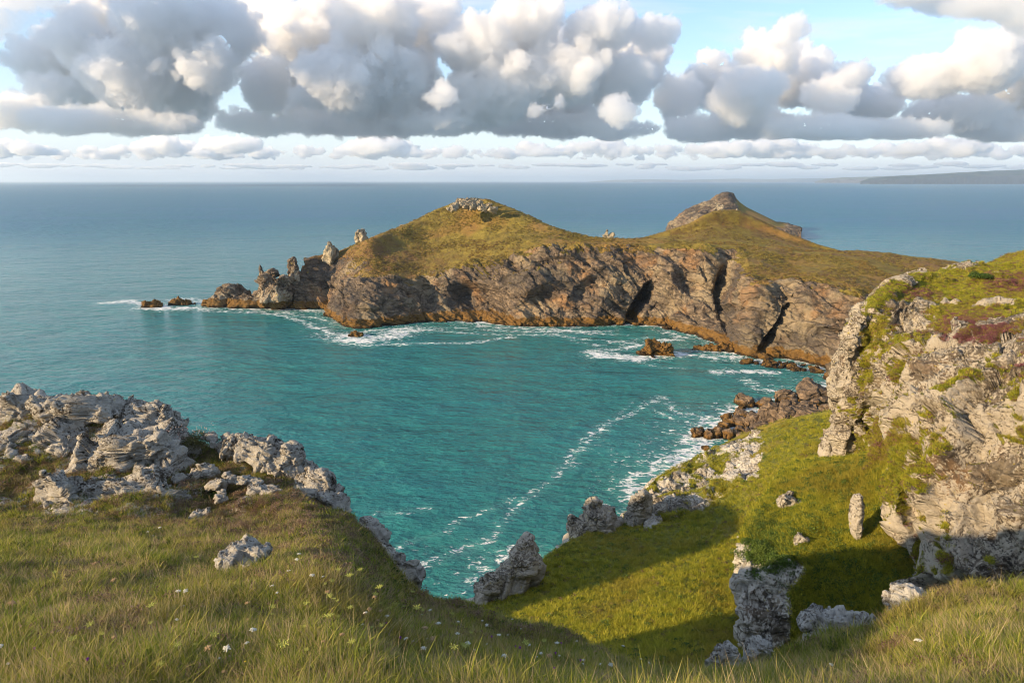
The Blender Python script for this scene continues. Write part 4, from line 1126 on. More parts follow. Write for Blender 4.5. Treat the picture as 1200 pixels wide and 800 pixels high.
GREEN = [(0.0, (0.055, 0.085, 0.012)), (0.30, (0.15, 0.20, 0.020)), (0.55, (0.29, 0.30, 0.034)), (0.75, (0.46, 0.38, 0.085)), (1.0, (0.66, 0.52, 0.22))]
M['grass_near'] = leaf_mat('grass_blades', GREEN, var=0.45, patch=0.7, patchcol=(0.30, 0.21, 0.06))
M['grass_mid'] = leaf_mat('slope_grass_blades', [(0.0, (0.12, 0.145, 0.014)), (0.35, (0.27, 0.29, 0.022)), (0.65, (0.46, 0.41, 0.035)), (1.0, (0.60, 0.49, 0.09))], var=0.55, patch=0.10, patchcol=(0.30, 0.23, 0.04))
M['straw'] = leaf_mat('dry_stalks', [(0, (0.30, 0.21, 0.09)), (1, (0.62, 0.50, 0.28))], var=0.1)
M['leaf'] = leaf_mat('broad_leaves', [(0, (0.025, 0.050, 0.012)), (.6, (0.06, 0.10, 0.018)), (1, (0.14, 0.15, 0.03))], var=0.3, patch=1.0, patchcol=(0.15, 0.07, 0.03))
M['ivy'] = leaf_mat('ivy_leaves', [(0, (0.035, 0.075, 0.012)), (1, (0.13, 0.19, 0.025))], var=0.2, patch=.5, patchcol=(0.12, 0.13, 0.02))
M['heath'] = leaf_mat('dry_heath', [(0, (0.07, 0.038, 0.022)), (.5, (0.17, 0.10, 0.065)), (1, (0.36, 0.26, 0.18))], var=0.4, patch=1.2, patchcol=(0.08, 0.08, 0.02))
M['heather'] = leaf_mat('heather_bloom', [(0, (0.10, 0.045, 0.03)), (.5, (0.22, 0.075, 0.09)), (1, (0.36, 0.16, 0.17))], var=0.4, patch=.4, patchcol=(0.13, 0.11, 0.03))

def blades(seed, n, rad_, lo, hi, wid, lean=(0.14, 0.0), curl=0.5, seg=3, tone=(0, 1)):
    rs = np.random.RandomState(seed)
    a = rs.uniform(0, 2 * np.pi, n); r = rad_ * np.sqrt(rs.uniform(0, 1, n))
    base = np.stack([r * np.cos(a), r * np.sin(a), np.zeros(n) - 0.01 * hi], 1)
    L = rs.uniform(lo, hi, n)
    dirh = np.stack([np.cos(a) * .45 + rs.normal(size=n) * .35 + lean[0], np.sin(a) * .45 + rs.normal(size=n) * .35 + lean[1]], 1)
    side = np.stack([-np.sin(a + rs.normal(size=n)), np.cos(a + rs.normal(size=n)), np.zeros(n)], 1)
    W = wid * rs.uniform(.6, 1.3, n)
    V = []; 
    for k in range(seg + 1):
        t = k / seg
        c = base.copy()
        c[:, :2] += dirh * (L * (0.25 * t + curl * t * t))[:, None]
        c[:, 2] += L * (t - 0.28 * curl * t * t)
        w = W * (1 - t) ** .7 if k < seg else W * 0.06
        V.append(c - side * w[:, None] / 2); V.append(c + side * w[:, None] / 2)
    v = np.stack(V, 1).reshape(-1, 3)     # per blade: 2*(seg+1)
    q = []
    for k in range(seg): q.append([2 * k, 2 * k + 1, 2 * k + 3, 2 * k + 2])
    m = 2 * (seg + 1)
    f = (np.arange(n)[:, None, None] * m + np.array(q)[None]).reshape(-1, 4)
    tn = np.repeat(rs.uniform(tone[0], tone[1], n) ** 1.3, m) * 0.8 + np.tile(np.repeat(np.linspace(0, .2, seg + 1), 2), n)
    return v, f, tn

def leaves(seed, n, R, H, size, flat=0.4, tone=(0, 1), dome=True):
    rs = np.random.RandomState(seed)
    d = rs.normal(size=(n, 3)); d[:, 2] = np.abs(d[:, 2]); d /= np.linalg.norm(d, axis=1)[:, None]
    r = rs.uniform(.35, 1, n) ** .5
    c = d * r[:, None] * [R, R, H]
    e1 = rs.normal(size=(n, 3)); e1[:, 2] *= flat; e1 /= np.linalg.norm(e1, axis=1)[:, None]
    up = d + rs.normal(size=(n, 3)) * .5
    e2 = np.cross(up, e1); e2 /= np.linalg.norm(e2, axis=1)[:, None] + 1e-9
    s = size * rs.uniform(.5, 1.3, n)[:, None]
    v = np.stack([c - e1 * s, c + e2 * s * .5, c + e1 * s, c - e2 * s * .5], 1).reshape(-1, 3)
    f = np.arange(n * 4).reshape(-1, 4)
    return v, f, np.repeat(rs.uniform(tone[0], tone[1], n), 4)

def src(name, parts, mat):
    """a source clump that only the grass object refers to"""
    V, F, T, n = [], [], [], 0
    for v, f, t in parts:
        V.append(v); F.append(f + n); T.append(t); n += len(v)
    me = new_mesh(name, np.concatenate(V), np.concatenate(F), False)
    attr(me, 'tone', np.concatenate(T)); me.materials.append(mat)
    return bpy.data.objects.new(name, me)

def scatter(name, label, pts, rot, scl, idx, sources):
    """one stuff object that instances the source clumps on points"""
    me = bpy.data.meshes.new(name)
    me.vertices.add(len(pts)); me.vertices.foreach_set('co', np.ascontiguousarray(pts, np.float32).ravel())
    a = me.attributes.new('rot', 'FLOAT_VECTOR', 'POINT'); a.data.foreach_set('vector', np.ascontiguousarray(rot, np.float32).ravel())
    attr(me, 'scl', scl)
    a = me.attributes.new('pick', 'INT', 'POINT'); a.data.foreach_set('value', np.ascontiguousarray(idx, np.int32))
    o = link(name, me)
    col = bpy.data.collections.new(name + '_clumps')
    for i, s in enumerate(sources):          # the clumps are picked in the order of their names
        k = bpy.data.objects.new('clump_%s_%02d' % (name, i), s.data); col.objects.link(k)
    g = bpy.data.node_groups.new(name, 'GeometryNodeTree')
    g.interface.new_socket('Geometry', in_out='INPUT', socket_type='NodeSocketGeometry')
    g.interface.new_socket('Geometry', in_out='OUTPUT', socket_type='NodeSocketGeometry')
    N = g.nodes; Lk = g.links
    gi = N.new('NodeGroupInput'); go = N.new('NodeGroupOutput')
    ip = N.new('GeometryNodeInstanceOnPoints'); ci = N.new('GeometryNodeCollectionInfo')
    ci.inputs['Collection'].default_value = col; ci.inputs['Separate Children'].default_value = True; ci.inputs['Reset Children'].default_value = True
    def na(nm, ty):
        n = N.new('GeometryNodeInputNamedAttribute'); n.data_type = ty; n.inputs['Name'].default_value = nm; return n.outputs['Attribute']
    Lk.new(gi.outputs[0], ip.inputs['Points']); Lk.new(ci.outputs[0], ip.inputs['Instance'])
    ip.inputs['Pick Instance'].default_value = True
    Lk.new(na('pick', 'INT'), ip.inputs['Instance Index']); Lk.new(na('rot', 'FLOAT_VECTOR'), ip.inputs['Rotation']); Lk.new(na('scl', 'FLOAT'), ip.inputs['Scale'])
    Lk.new(ip.outputs[0], go.inputs[0])
    md = o.modifiers.new('clumps', 'NODES'); md.node_group = g
    tag(o, label, kind='stuff')
    return o

def sample(land_, count, weight, seed, margin=60, backshare=0.15, free=False):
    """points on a land surface, about evenly spread over the picture where weight(v, n, U, V, data) is high"""
    L = LAND[land_]; v, f = L['v'], L['f']
    c = v[f].mean(1); U, V = pix(c)
    a = v[f[:, 2]] - v[f[:, 0]]; b = v[f[:, 3]] - v[f[:, 1]]
    nn = np.cross(a, b) * .5; area = np.linalg.norm(nn, axis=1); nn /= area[:, None] + 1e-9
    view = np.array([0, 0, EYE]) - c; dist = np.linalg.norm(view, axis=1); view /= dist[:, None]
    facing = np.maximum((nn * view).sum(1), 0)
    depth = c[:, 1] * CP - (c[:, 2] - EYE) * SP
    w = area / np.maximum(dist, 3) ** 2 * (facing ** .7 + backshare * .3)
    if free: w = area / np.maximum(dist, 5) ** 2
    else: w *= (depth > 1.5) & (U > -margin) & (U < 1200 + margin) & (V > 0) & (V < 800 + margin * 1.5)
    dat = {k: L[k][f].mean(1) for k in L if k not in ('v', 'f', 'n', 'UV')}
    w = w * np.clip(weight(c, nn, U, V, dat), 0, 1)
    rs = np.random.RandomState(seed)
    cs = np.cumsum(w); k = np.searchsorted(cs, rs.uniform(0, cs[-1], count))
    r1, r2 = rs.uniform(0, 1, (2, count, 1))
    q = v[f[k]]
    p = (q[:, 0] * (1 - r1) + q[:, 1] * r1) * (1 - r2) + (q[:, 3] * (1 - r1) + q[:, 2] * r1) * r2
    return p, nn[k], rs

def lay(name, label, land_, count, weight, seed, sources, s0=0.7, s1=1.3, tiltk=0.5, spin=3.0, probs=None, grow=None, margin=60, free=False):
    p, n, rs = sample(land_, count, weight, seed, margin, free=free)
    # Euler XYZ: lean with the ground, turned a little either way
    rot = np.stack([-n[:, 1] * tiltk, n[:, 0] * tiltk, rs.normal(size=len(p)) * spin], 1)
    sc_ = rs.uniform(s0, s1, len(p)) * (1 + (0.9 * fbm(p, 1.1, 3, seed=seed) if land_ == 'clifftop' else 0.6 * fbm(p, 5, 3, seed=seed))).clip(.3, 2)
    if grow is not None: sc_ = sc_ * grow(p)
    idx = rs.choice(len(sources), len(p), p=probs)
    return scatter(name, label, p, rot, sc_, idx, sources)

NG = M['grass_near']
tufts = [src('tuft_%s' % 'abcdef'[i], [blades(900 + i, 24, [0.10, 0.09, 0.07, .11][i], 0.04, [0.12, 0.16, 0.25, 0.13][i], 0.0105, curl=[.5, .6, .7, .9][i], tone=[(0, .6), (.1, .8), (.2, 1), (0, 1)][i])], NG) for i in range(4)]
straw = src('dry_tuft', [blades(920, 9, 0.06, 0.22, 0.42, 0.0035, lean=(.1, .05), curl=.35, tone=(.3, 1))], M['straw'])
strawb = src('dry_tuft_low', [blades(921, 26, 0.09, 0.08, 0.2, 0.004, lean=(.12, .0), curl=.8, tone=(.1, 1))], M['straw'])
herb = src('herb', [leaves(930, 26, 0.09, 0.06, 0.022)], M['leaf'])
heath = src('heath', [leaves(931, 90, 0.12, 0.09, 0.010, flat=1.0)], M['heath'])
heath2 = src('heath_b', [leaves(932, 60, 0.10, 0.12, 0.013, flat=1.0, tone=(.4, 1)), blades(933, 14, .07, .04, .12, .003)], M['heath'])
def blob(U, V, *bs):
    o = 0
    for (a, b, ra, rb, k) in bs: o = o + k * np.exp(-(((U - a) / ra) ** 2 + ((V - b) / rb) ** 2))
    return o
def w_brown(U, V): return blob(U, V, (330, 600, 90, 40, 1.2), (425, 655, 60, 38, 1.1), (250, 610, 60, 16, .5), (560, 720, 60, 14, .5), (680, 745, 70, 8, .8), (510, 710, 40, 12, .6), (120, 560, 160, 14, .25))
near_turf = lambda c, n, U, V, D: (smooth(D['grass'], .2, .5)) * (1 - .85 * np.clip(w_brown(U, V), 0, 1)) * (c[:, 1] > 2.2) * (1 - .45 * D['outc'])
def patchy(c, k):      # grass, heath and herbs each keep to patches of their own
    q = fbm(c, 1.6, 4, .6, seed=130); return smooth(q, .0, .25) if k else 1 - .75 * smooth(q, .05, .3)
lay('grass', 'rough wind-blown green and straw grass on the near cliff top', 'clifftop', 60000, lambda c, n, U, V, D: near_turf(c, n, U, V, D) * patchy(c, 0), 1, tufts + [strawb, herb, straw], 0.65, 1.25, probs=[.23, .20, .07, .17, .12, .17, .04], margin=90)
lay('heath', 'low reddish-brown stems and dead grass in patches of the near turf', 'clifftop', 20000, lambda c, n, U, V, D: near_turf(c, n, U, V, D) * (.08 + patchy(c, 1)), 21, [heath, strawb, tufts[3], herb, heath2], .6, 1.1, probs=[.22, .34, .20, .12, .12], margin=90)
lay('heath', 'dry brown heath and low stems round the near outcrop', 'clifftop', 24000, lambda c, n, U, V, D: np.clip(w_brown(U, V) + .10 + .35 * D['outc'] * smooth(D['grass'], .1, .5), 0, 1) * (c[:, 1] > 4), 2, [heath, heath2, strawb, herb, tufts[1]], .6, 1.2, probs=[.40, .22, .12, .14, .12])
lay('grass', 'rough grass of the cliff top beyond the edges of the picture', 'clifftop', 16000, lambda c, n, U, V, D: (np.hypot(c[:, 0], c[:, 1]) < 26) * (np.hypot(c[:, 0], c[:, 1]) > 1.2) * (c[:, 2] > 45) * ((c[:, 1] < 2.5) | (U < 0) | (U > 1200) | (V > 820)), 22, tufts + [strawb, herb], .65, 1.25, probs=[.26, .24, .1, .2, .12, .08], free=True)
lay('undergrowth', 'dark green leafy undergrowth along the crest above the cove', 'clifftop', 9000, lambda c, n, U, V, D: np.clip(blob(U, V, (545, 715, 70, 16, 1), (425, 640, 60, 34, .7), (395, 600, 30, 30, .4), (470, 700, 40, 30, .8), (620, 745, 60, 12, .5), (225, 520, 26, 22, .5)), 0, 1), 3, [herb, tufts[0], heath2], .7, 1.5, probs=[.6, .25, .15])

MG = M['grass_mid']
tus = [src('tussock_%s' % 'abc'[i], [blades(940 + i, 40, 0.34, 0.16, [0.40, .55, .30][i], 0.034, lean=(.2, -.2), curl=.8, seg=2)], MG) for i in range(3)]
ivy = src('ivy_clump', [leaves(950, 70, .45, .35, .085)], M['ivy'])
hea = src('heather_clump', [leaves(951, 90, .5, .30, .06, flat=1)], M['heather'])
brk = src('brown_clump', [leaves(952, 60, .4, .25, .06, flat=1, tone=(0, .7))], M['heath'])
gw = lambda c, n, U, V, D: smooth(D['grass'], .38, .62) * smooth(c[:, 2], 5, 9)
lay('grass', 'green grass covering the gully slope and spur', 'cove_slope', 30000, gw, 5, tus + [ivy, brk], .6, 1.3, probs=[.36, .3, .28, .03, .03])
lay('grass', 'sunlit shaggy grass covering the knoll', 'grassy_knoll', 24000, gw, 6, tus + [ivy], .55, 1.15, probs=[.34, .3, .28, .08])
lay('grass', 'yellow-green turf in the clefts and on top of the big cliff', 'sea_cliff', 34000, lambda c, n, U, V, D: smooth(D['grass'], .45, .62) * (1 - .6 * D['heather'] * smooth(V, 420, 300)), 7, tus + [brk, hea], .4, .85, probs=[.34, .28, .26, .07, .05])
lay('heather', 'pink heather in patches on top of the big cliff', 'sea_cliff', 3600, lambda c, n, U, V, D: smooth(D['grass'], .4, .6) * np.clip(blob(U, V, (1150, 385, 30, 13, .8), (1120, 400, 14, 8, .6), (1190, 330, 30, 10, .2), (1080, 345, 16, 6, .3), (1200, 430, 12, 8, .6)), 0, 1), 8, [hea, brk], .4, .9, probs=[.8, .2])
lay('ivy', 'dark ivy spilling over the rock face of the knoll', 'grassy_knoll', 1500, lambda c, n, U, V, D: np.clip(blob(U, V, (905, 640, 22, 22, 1), (890, 620, 12, 20, .7)), 0, 1), 9, [ivy], .5, 1.0)

M['bush'] = leaf_mat('bush_leaves', [(0, (0.05, 0.055, 0.015)), (.6, (0.13, 0.12, 0.03)), (1, (0.24, 0.18, 0.07))], var=.3, patch=2, patchcol=(.15, .08, .03))
M['far_scrub'] = leaf_mat('olive_scrub', [(0, (0.10, 0.085, 0.022)), (.5, (0.21, 0.165, 0.035)), (1, (0.33, 0.25, 0.06))], var=.6, patch=.03, patchcol=(0.22, 0.12, 0.04), trans=.15)
scrub = src('scrub', [leaves(960, 60, .9, .45, .16, flat=1)], M['far_scrub'])
scrub2 = src('scrub_b', [leaves(961, 60, .8, .45, .15, flat=1, tone=(0, .6))], M['heath'])
scrub3 = src('scrub_c', [leaves(962, 60, .8, .5, .15, flat=1)], M['bush'])
lay('scrub', 'low scrub and tussocks dotted over the far headland', 'headland', 15000, lambda c, n, U, V, D: smooth(D['grass'], .45, .7) * smooth(fbm(c, 14, 4, seed=140), -.25, .25), 24, [scrub, scrub2, scrub3], .3, .95, probs=[.72, .20, .08])
lay('scrub', 'low scrub on the mound of the headland neck', 'hill', 3500, lambda c, n, U, V, D: smooth(fbm(c, 14, 4, seed=141), -.25, .25), 25, [scrub, scrub2], .3, .9, probs=[.65, .35])

# flowering plants, each one its own thing
def tube(path, r0, r1, k=5):
    path = np.asarray(path, float); n = len(path); V = []
    for i, p in enumerate(path):
        r = r0 + (r1 - r0) * i / (n - 1)
        a = np.arange(k) * 2 * np.pi / k
        V.append(p + np.stack([np.cos(a), np.sin(a), 0 * a], 1) * r)
    return np.concatenate(V), grid_faces(n, k, wrap=True)
def flat_mat(name, col, col2=None, scale=60, rough=.8):
    n = NT(name); c = n.mix(n.noise(scale, 3), col, col2 or tuple(x * .7 for x in col)); n.pbr(c, rough); return n.m
M['stem'] = flat_mat('flower_stem', (0.17, 0.19, 0.06), (0.24, 0.19, 0.09))
M['umbel_green'] = flat_mat('green_umbel', (0.42, 0.44, 0.10), (0.26, 0.27, 0.05))
M['umbel_white'] = flat_mat('white_petals', (0.62, 0.60, 0.54), (0.42, 0.42, 0.30))
M['seed_tan'] = flat_mat('dry_seed_head', (0.40, 0.29, 0.15), (0.24, 0.15, 0.07))
M['purple'] = flat_mat('purple_petals', (0.35, 0.08, 0.42), (0.22, 0.04, 0.30))
M['yellow'] = flat_mat('yellow_petals', (0.75, 0.55, 0.03), (0.60, 0.40, 0.02))

def flower_proto(kind, seed):
    rs = np.random.RandomState(seed)
    H = dict(umbel=.44, white=.36, purple=.36, yellow=.18, seed=.42)[kind]
    bend = rs.uniform(-.06, .10, 2)
    path = [(bend[0] * t * t, bend[1] * t * t, H * t) for t in np.linspace(0, 1, 5)]
    sv, sf = tube(path, .003, .002)
    tip = np.array(path[-1])
    V, F, n = [], [], 0
    def addq(v, f):
        nonlocal n
        V.append(v); F.append(np.asarray(f) + n); n += len(v)
    if kind in ('umbel', 'white', 'seed'):
        R = dict(umbel=.050, white=.034, seed=.038)[kind]
        m = 30
        a = np.arange(m) * 2.399; r = R * np.sqrt((np.arange(m) + .5) / m)
        grp = np.round(a * 7 / (2 * np.pi)) * 2 * np.pi / 7; a = a * .35 + grp * .65; r = r * (.55 + .45 * np.abs(np.sin(np.arange(m) * 1.7)))
        for i in range(m):
            c = tip + [r[i] * math.cos(a[i]), r[i] * math.sin(a[i]), .012 - (r[i] / R) ** 2 * (.010 if kind != 'umbel' else -.006)]
            v, f = ICO1; addq(v * [.0066, .0066, .0045] * rs.uniform(.8, 1.3) + c, f)
        for i in range(14):
            b = i * 2 * math.pi / 14; e = tip + [R * .8 * math.cos(b), R * .8 * math.sin(b), .008]
            sp, sg = tube([tip - [0, 0, .012], e], .0012, .001, 3)
            tri = np.concatenate([sg[:, :3], sg[:, [0, 2, 3]]]); addq(sp, tri)
    elif kind == 'purple':
        v, f = ICO2; addq(v * [.009, .009, .011] + tip, f)
        for i in range(40):
            b = i * 2.399; q = .018 * math.sqrt((i + 1) / 40)
            sp, sg = tube([tip + [0, 0, .006], tip + [q * math.cos(b), q * math.sin(b), .020 - q * .4]], .0012, .0016, 3)
            addq(sp, np.concatenate([sg[:, :3], sg[:, [0, 2, 3]]]))
    else:
        for i in range(7):
            b = i * 2 * math.pi / 7; v, f = ICO1; addq(v * [.008, .005, .002] @ np.array([[math.cos(b), math.sin(b), 0], [-math.sin(b), math.cos(b), 0], [0, 0, 1]]) + tip + [.008 * math.cos(b), .008 * math.sin(b), 0], f)
        v, f = ICO1; addq(v * .005 + tip, f)
    stem_me = new_mesh('stem', sv, sf); stem_me.materials.append(M['stem'])
    head_me = new_mesh('flower_head', np.concatenate(V), np.concatenate(F))
    head_me.materials.append(M[dict(umbel='umbel_green', white='umbel_white', purple='purple', yellow='yellow', seed='seed_tan')[kind]])
    return stem_me, head_me

def surface_at(pxs, rs, land_='clifftop'):
    """points of the near ground seen at the given pixels"""
    L = LAND[land_]; U, V = pix(L['v']); fr = (L['v'][:, 1] > 2.5) & ((L['n'] * (np.array([0, 0, EYE]) - L['v'])).sum(1) > 0)
    v = L['v'][fr]; U = U[fr]; V = V[fr]; out = []
    for (u, w) in pxs:
        d2 = (U - u) ** 2 + (V - w) ** 2
        c = np.where(d2 < 60)[0]
        if len(c) == 0: c = np.array([d2.argmin()])
        c = c[np.argsort(v[c, 1])[:3]]
        out.append(v[c[0]])
    return out
FL = [  # kind, name, label, category, group, spots
 ('umbel', 'wild_carrot', 'yellow-green umbel flower on a thin stem in the foreground grass', 'flower', 'green umbels in the foreground grass',
  [(437,712),(458,700),(398,695),(405,715),(470,725),(478,712),(452,722),(395,725),(483,745),(385,780),(418,785),(520,735),(545,760),(190,750),(234,672),(60,690),(215,790),(235,775),(120,765),(445,755),(365,735),(380,700),(425,690),(498,730),(325,730),(532,795),(610,790),(560,790),(350,795),(75,790),(640,770),(410,735)]),
 ('white', 'yarrow', 'small white flower cluster on a stem near the crest of the foreground', 'flower', 'white flowers in the foreground grass',
  [(508,730),(540,740),(575,745),(590,750),(515,755),(462,742),(430,742),(548,772),(500,780),(575,768),(585,790),(620,765),(635,780),(655,775),(690,785),(370,690),(222,715),(216,722),(350,665),(355,672),(180,628),(190,632),(735,770),(745,778),(720,790),(760,785),(270,790),(600,735),(480,770),(330,700),(280,770),(15,790),(680,760),(530,760),(566,735),(1090,790),(960,795)]),
 ('purple', 'knapweed', 'purple thistle-like flower in the foreground grass', 'flower', 'purple flowers in the foreground grass',
  [(116,797),(45,785),(14,783),(464,745),(476,775),(610,770),(620,785),(650,790),(640,800),(660,770),(573,760),(680,795)]),
 ('yellow', 'hawkbit', 'tiny yellow flower in turf below the left outcrop', 'flower', 'yellow flowers below the left outcrop',
  [(75,615),(80,617),(58,650),(108,618),(75,660),(282,790),(340,640)]),
 ('seed', 'seed_head', 'dry brown seed head on a stem among the foreground flowers', 'flower', 'dry seed heads in the foreground',
  [(425,735),(440,728),(388,720),(455,735),(400,770),(505,770),(630,795),(142,780),(150,700),(120,680),(20,750),(255,800),(300,735),(520,785),(700,775)]),
]
rs_ = np.random.RandomState(77)
for kind, nm, lab, cat, grp, spots in FL:
    protos = [flower_proto(kind, 10 + k) for k in range(3)]
    extra = [(x + rs_.uniform(-14, 14), y + rs_.uniform(-8, 14)) for (x, y) in spots] if kind in ('umbel', 'white', 'seed') else []
    for i, p in enumerate(surface_at(spots + extra, rs_)):
        k = .55 if i >= len(spots) else 1.0
        e = bpy.data.objects.new(nm, None); COL.objects.link(e); e.location = tuple(p); tag(e, lab, cat, grp)
        e.rotation_euler = (rs_.uniform(-.25, .1), rs_.uniform(-.1, .3), rs_.uniform(0, 6)); s = rs_.uniform(.6, .95) * k; e.scale = (s, s, s)
        sm, hm = protos[i % 3]
        for q, me in (('stem', sm), ('flower_head', hm)):
            c = bpy.data.objects.new(q, me); COL.objects.link(c); c.parent = e

# bushes that can be told apart
def bush(label, u, v, d, R, H, seed, n, size, mat, flowers=None, cat='bush'):
    c = P(u, v, d)
    e = bpy.data.objects.new('bush', None); COL.objects.link(e); e.location = tuple(c); tag(e, label, cat)
    parts = []
    rs = np.random.RandomState(seed)
    for k in range(7):
        a = leaves(seed + k, n // 7, R * rs.uniform(.35, .6), H * rs.uniform(.4, .8), size)
        o_ = np.array([rs.uniform(-.6, .6) * R, rs.uniform(-.5, .5) * R, rs.uniform(-.1, .3) * H]); parts.append((a[0] + o_, a[1], a[2]))
    s = src('foliage', parts, mat); COL.objects.link(s); s.parent = e
    if flowers:
        V, F, m = [], [], 0
        for k in range(flowers):
            p = np.array([rs.uniform(-.9, .9) * R, rs.uniform(-.6, .2) * R, H * rs.uniform(.5, 1.25)]); vv, ff = ICO1
            V.append(vv * size * .7 + p); F.append(ff + m); m += len(vv)
        fo = link('flowers', new_mesh('flowers', np.concatenate(V), np.concatenate(F)), M['pink'], e)
M['pink'] = flat_mat('pink_petals', (0.62, 0.42, 0.38), (0.45, 0.28, 0.22))
bush('olive bush with small pink flowers on the skyline beside the large slab', 226, 522, 19.6, .75, .55, 11, 3800, .022, M['bush'], 60)
bush('low grey-green bush in front of the cracked grey rock', 252, 582, 17.2, .45, .28, 12, 2200, .02, M['leaf'])
bush('bright green cushion plant by the lower cliff lip', 402, 623, 16.0, .28, .18, 13, 1600, .014, M['leaf'])
bush('dark gorse bush on the turf at the top of the big cliff', 1146, 325, 88, 1.5, .9, 14, 2200, .10, M['ivy'])

# ------------------------------------------------------------------ cumulus clouds: closed bodies filled with scattering droplets
def cloud_mat(name, dens, color=(1, 1, 1, 1)):
    m = bpy.data.materials.new(name); m.use_nodes = True
    nt = m.node_tree; nt.nodes.clear()
    o = nt.nodes.new('ShaderNodeOutputMaterial'); pv = nt.nodes.new('ShaderNodeVolumeScatter')
    pv.inputs['Color'].default_value = color; pv.inputs['Density'].default_value = dens; pv.inputs['Anisotropy'].default_value = 0.45
    nt.links.new(pv.outputs[0], o.inputs['Volume'])
    return m
M['cloud'] = cloud_mat('cloud_droplets', 0.0085, (0.925, 0.944, 0.970, 1))
M['wisp'] = cloud_mat('cloud_wisps', 0.0011, (0.99, 0.99, 0.99, 1))
M['thin_cloud'] = cloud_mat('thin_cloud_droplets', 0.0022)
M['far_cloud'] = cloud_mat('far_cloud_droplets', 0.0060, (0.995, 0.992, 0.985, 1))

def cloud(lobes, D, voxel, seed, amp, mat, label, puffs=30, base=None, sub=8, rough=1.0, fringe=0):
    rs = np.random.RandomState(seed)
    V, F, n = [], [], 0
    def add(I, r, q):
        nonlocal n
        V.append(I[0] * r + q); F.append(I[1] + n); n += len(I[0])
    for L in lobes:
        u, v, ru, rv = L[:4]; dd = L[4] if len(L) > 4 else rs.uniform(-.07, .07)
        c = P(u, v, D * (1 + dd)); s = c[1] / FPX / CP
        rx, rz = ru * s, rv * s; ry = (rx + rz) * 0.5
        add(ICO3, [rx * .82, ry * .82, rz * .82], c)
        for k in range(puffs):
            d = rs.normal(size=3); d[2] = abs(d[2]) * 1.0 - .25; d /= np.linalg.norm(d)
            q = c + d * [rx, ry, rz] * rs.uniform(.6, .9); r = rs.uniform(.10, .34) * min(rx, rz)
            add(ICO2, r, q)
            for j in range(sub):
                e = rs.normal(size=3) * .7 + d; e[2] = abs(e[2]) - .1; e /= np.linalg.norm(e)
                add(ICO1 if sub > 8 else ICO2, r * rs.uniform(.25, .5), q + e * r * .9)
    me = new_mesh('cloud', np.concatenate(V), np.concatenate(F))
    o = link('cloud', me)
    md = o.modifiers.new('union', 'REMESH'); md.mode = 'VOXEL'; md.voxel_size = voxel; md.use_smooth_shade = True
    me2 = bpy.data.meshes.new_from_object(o.evaluated_get(bpy.context.evaluated_depsgraph_get()))
    o.modifiers.clear(); o.data = me2; bpy.data.meshes.remove(me); me2.name = 'cloud'
    v = np.empty(len(me2.vertices) * 3, np.float32); me2.vertices.foreach_get('co', v); v = v.reshape(-1, 3)
    nn = np.empty(len(me2.vertices) * 3, np.float32); me2.vertices.foreach_get('normal', nn); nn = nn.reshape(-1, 3)
    h = 1.15 * fbm(v, amp * 3, 5, .66, seed=seed, kind='billow') + .6 * fbm(v, amp * .7, 3, .65, seed=seed + 5) + .35 * 1.5 * fbm(v, amp * .9, 4, .7, seed=seed + 6, kind='billow') + 1.2 * fbm(v, amp * 7, 3, .55, seed=seed + 3)
    v = v + nn * (h * amp * rough)[:, None]
    if base is not None:   # flat undersides
        zb = base + fbm(v, amp * 6, 3, seed=seed + 9) * amp * 1.0
        v[:, 2] = np.where(v[:, 2] < zb, zb - (zb - v[:, 2]) * 0.16, v[:, 2])
    me2.vertices.foreach_set('co', v.astype(np.float32).ravel()); me2.update()
    me2.materials.clear(); me2.materials.append(mat)
    tag(o, label, kind='stuff')
    if fringe:      # torn thin edges round the dense body
        me3 = me2.copy(); me3.materials.clear(); me3.materials.append(M['wisp'])
        w = (fbm(v, amp * 2.2, 5, .68, seed=seed + 31) * 1.7 + 0.55) * amp * fringe
        me3.vertices.foreach_set('co', (v + nn * w[:, None]).astype(np.float32).ravel()); me3.update()
        tag(link('cloud', me3), 'thin torn fringe of the ' + label, kind='stuff')
    return o

cloud([(95,48,34,40),(128,15,48,36),(190,28,55,42),(150,85,60,46),(212,98,50,40),(62,108,32,22),(15,132,48,24),(90,140,70,20),(175,145,70,17),(255,38,48,40),(240,80,30,35),(120,60,60,50,.12),(200,60,60,50,.14),(60,75,44,30,.1),(110,112,60,26,.1),(205,128,60,22,.1)], 11000, 23, 1, 120, M['cloud'],
      'cream and grey towering cumulus bank at the upper left', base=720, fringe=.3)
cloud([(312,105,30,36,.05),(300,146,50,15,.1),(372,48,48,48),(440,28,58,40),(405,98,55,48),(462,92,58,48),(440,143,80,18),(522,144,70,17),(380,142,60,18),(330,40,50,30,.2),(300,20,40,26,.25),(400,130,80,30,.15),(480,130,60,30,.15),(350,100,50,40,.2),(450,60,70,50,.15)], 11600, 24, 2, 120, M['cloud'],
      'blue-grey cumulus bank left of the middle', base=730, fringe=.3)
cloud([(500,32,38,32),(562,55,52,38),(620,28,40,38),(582,108,70,42),(660,92,50,42),(640,146,90,15),(700,36,48,30),(762,38,34,20),(722,96,48,32),(724,132,22,17,-.22),(722,152,60,12),(518,112,22,18,-.2),(630,130,14,11,-.2),(656,122,12,10,-.2),(600,70,70,46,.14),(690,80,60,40,.14),(540,130,60,26,.12),(620,125,90,26,.12),(745,75,40,34,.12)], 12000, 24, 3, 120, M['cloud'],
      'grey cumulus bank with bright white crowns over the headland', base=740, fringe=.3)
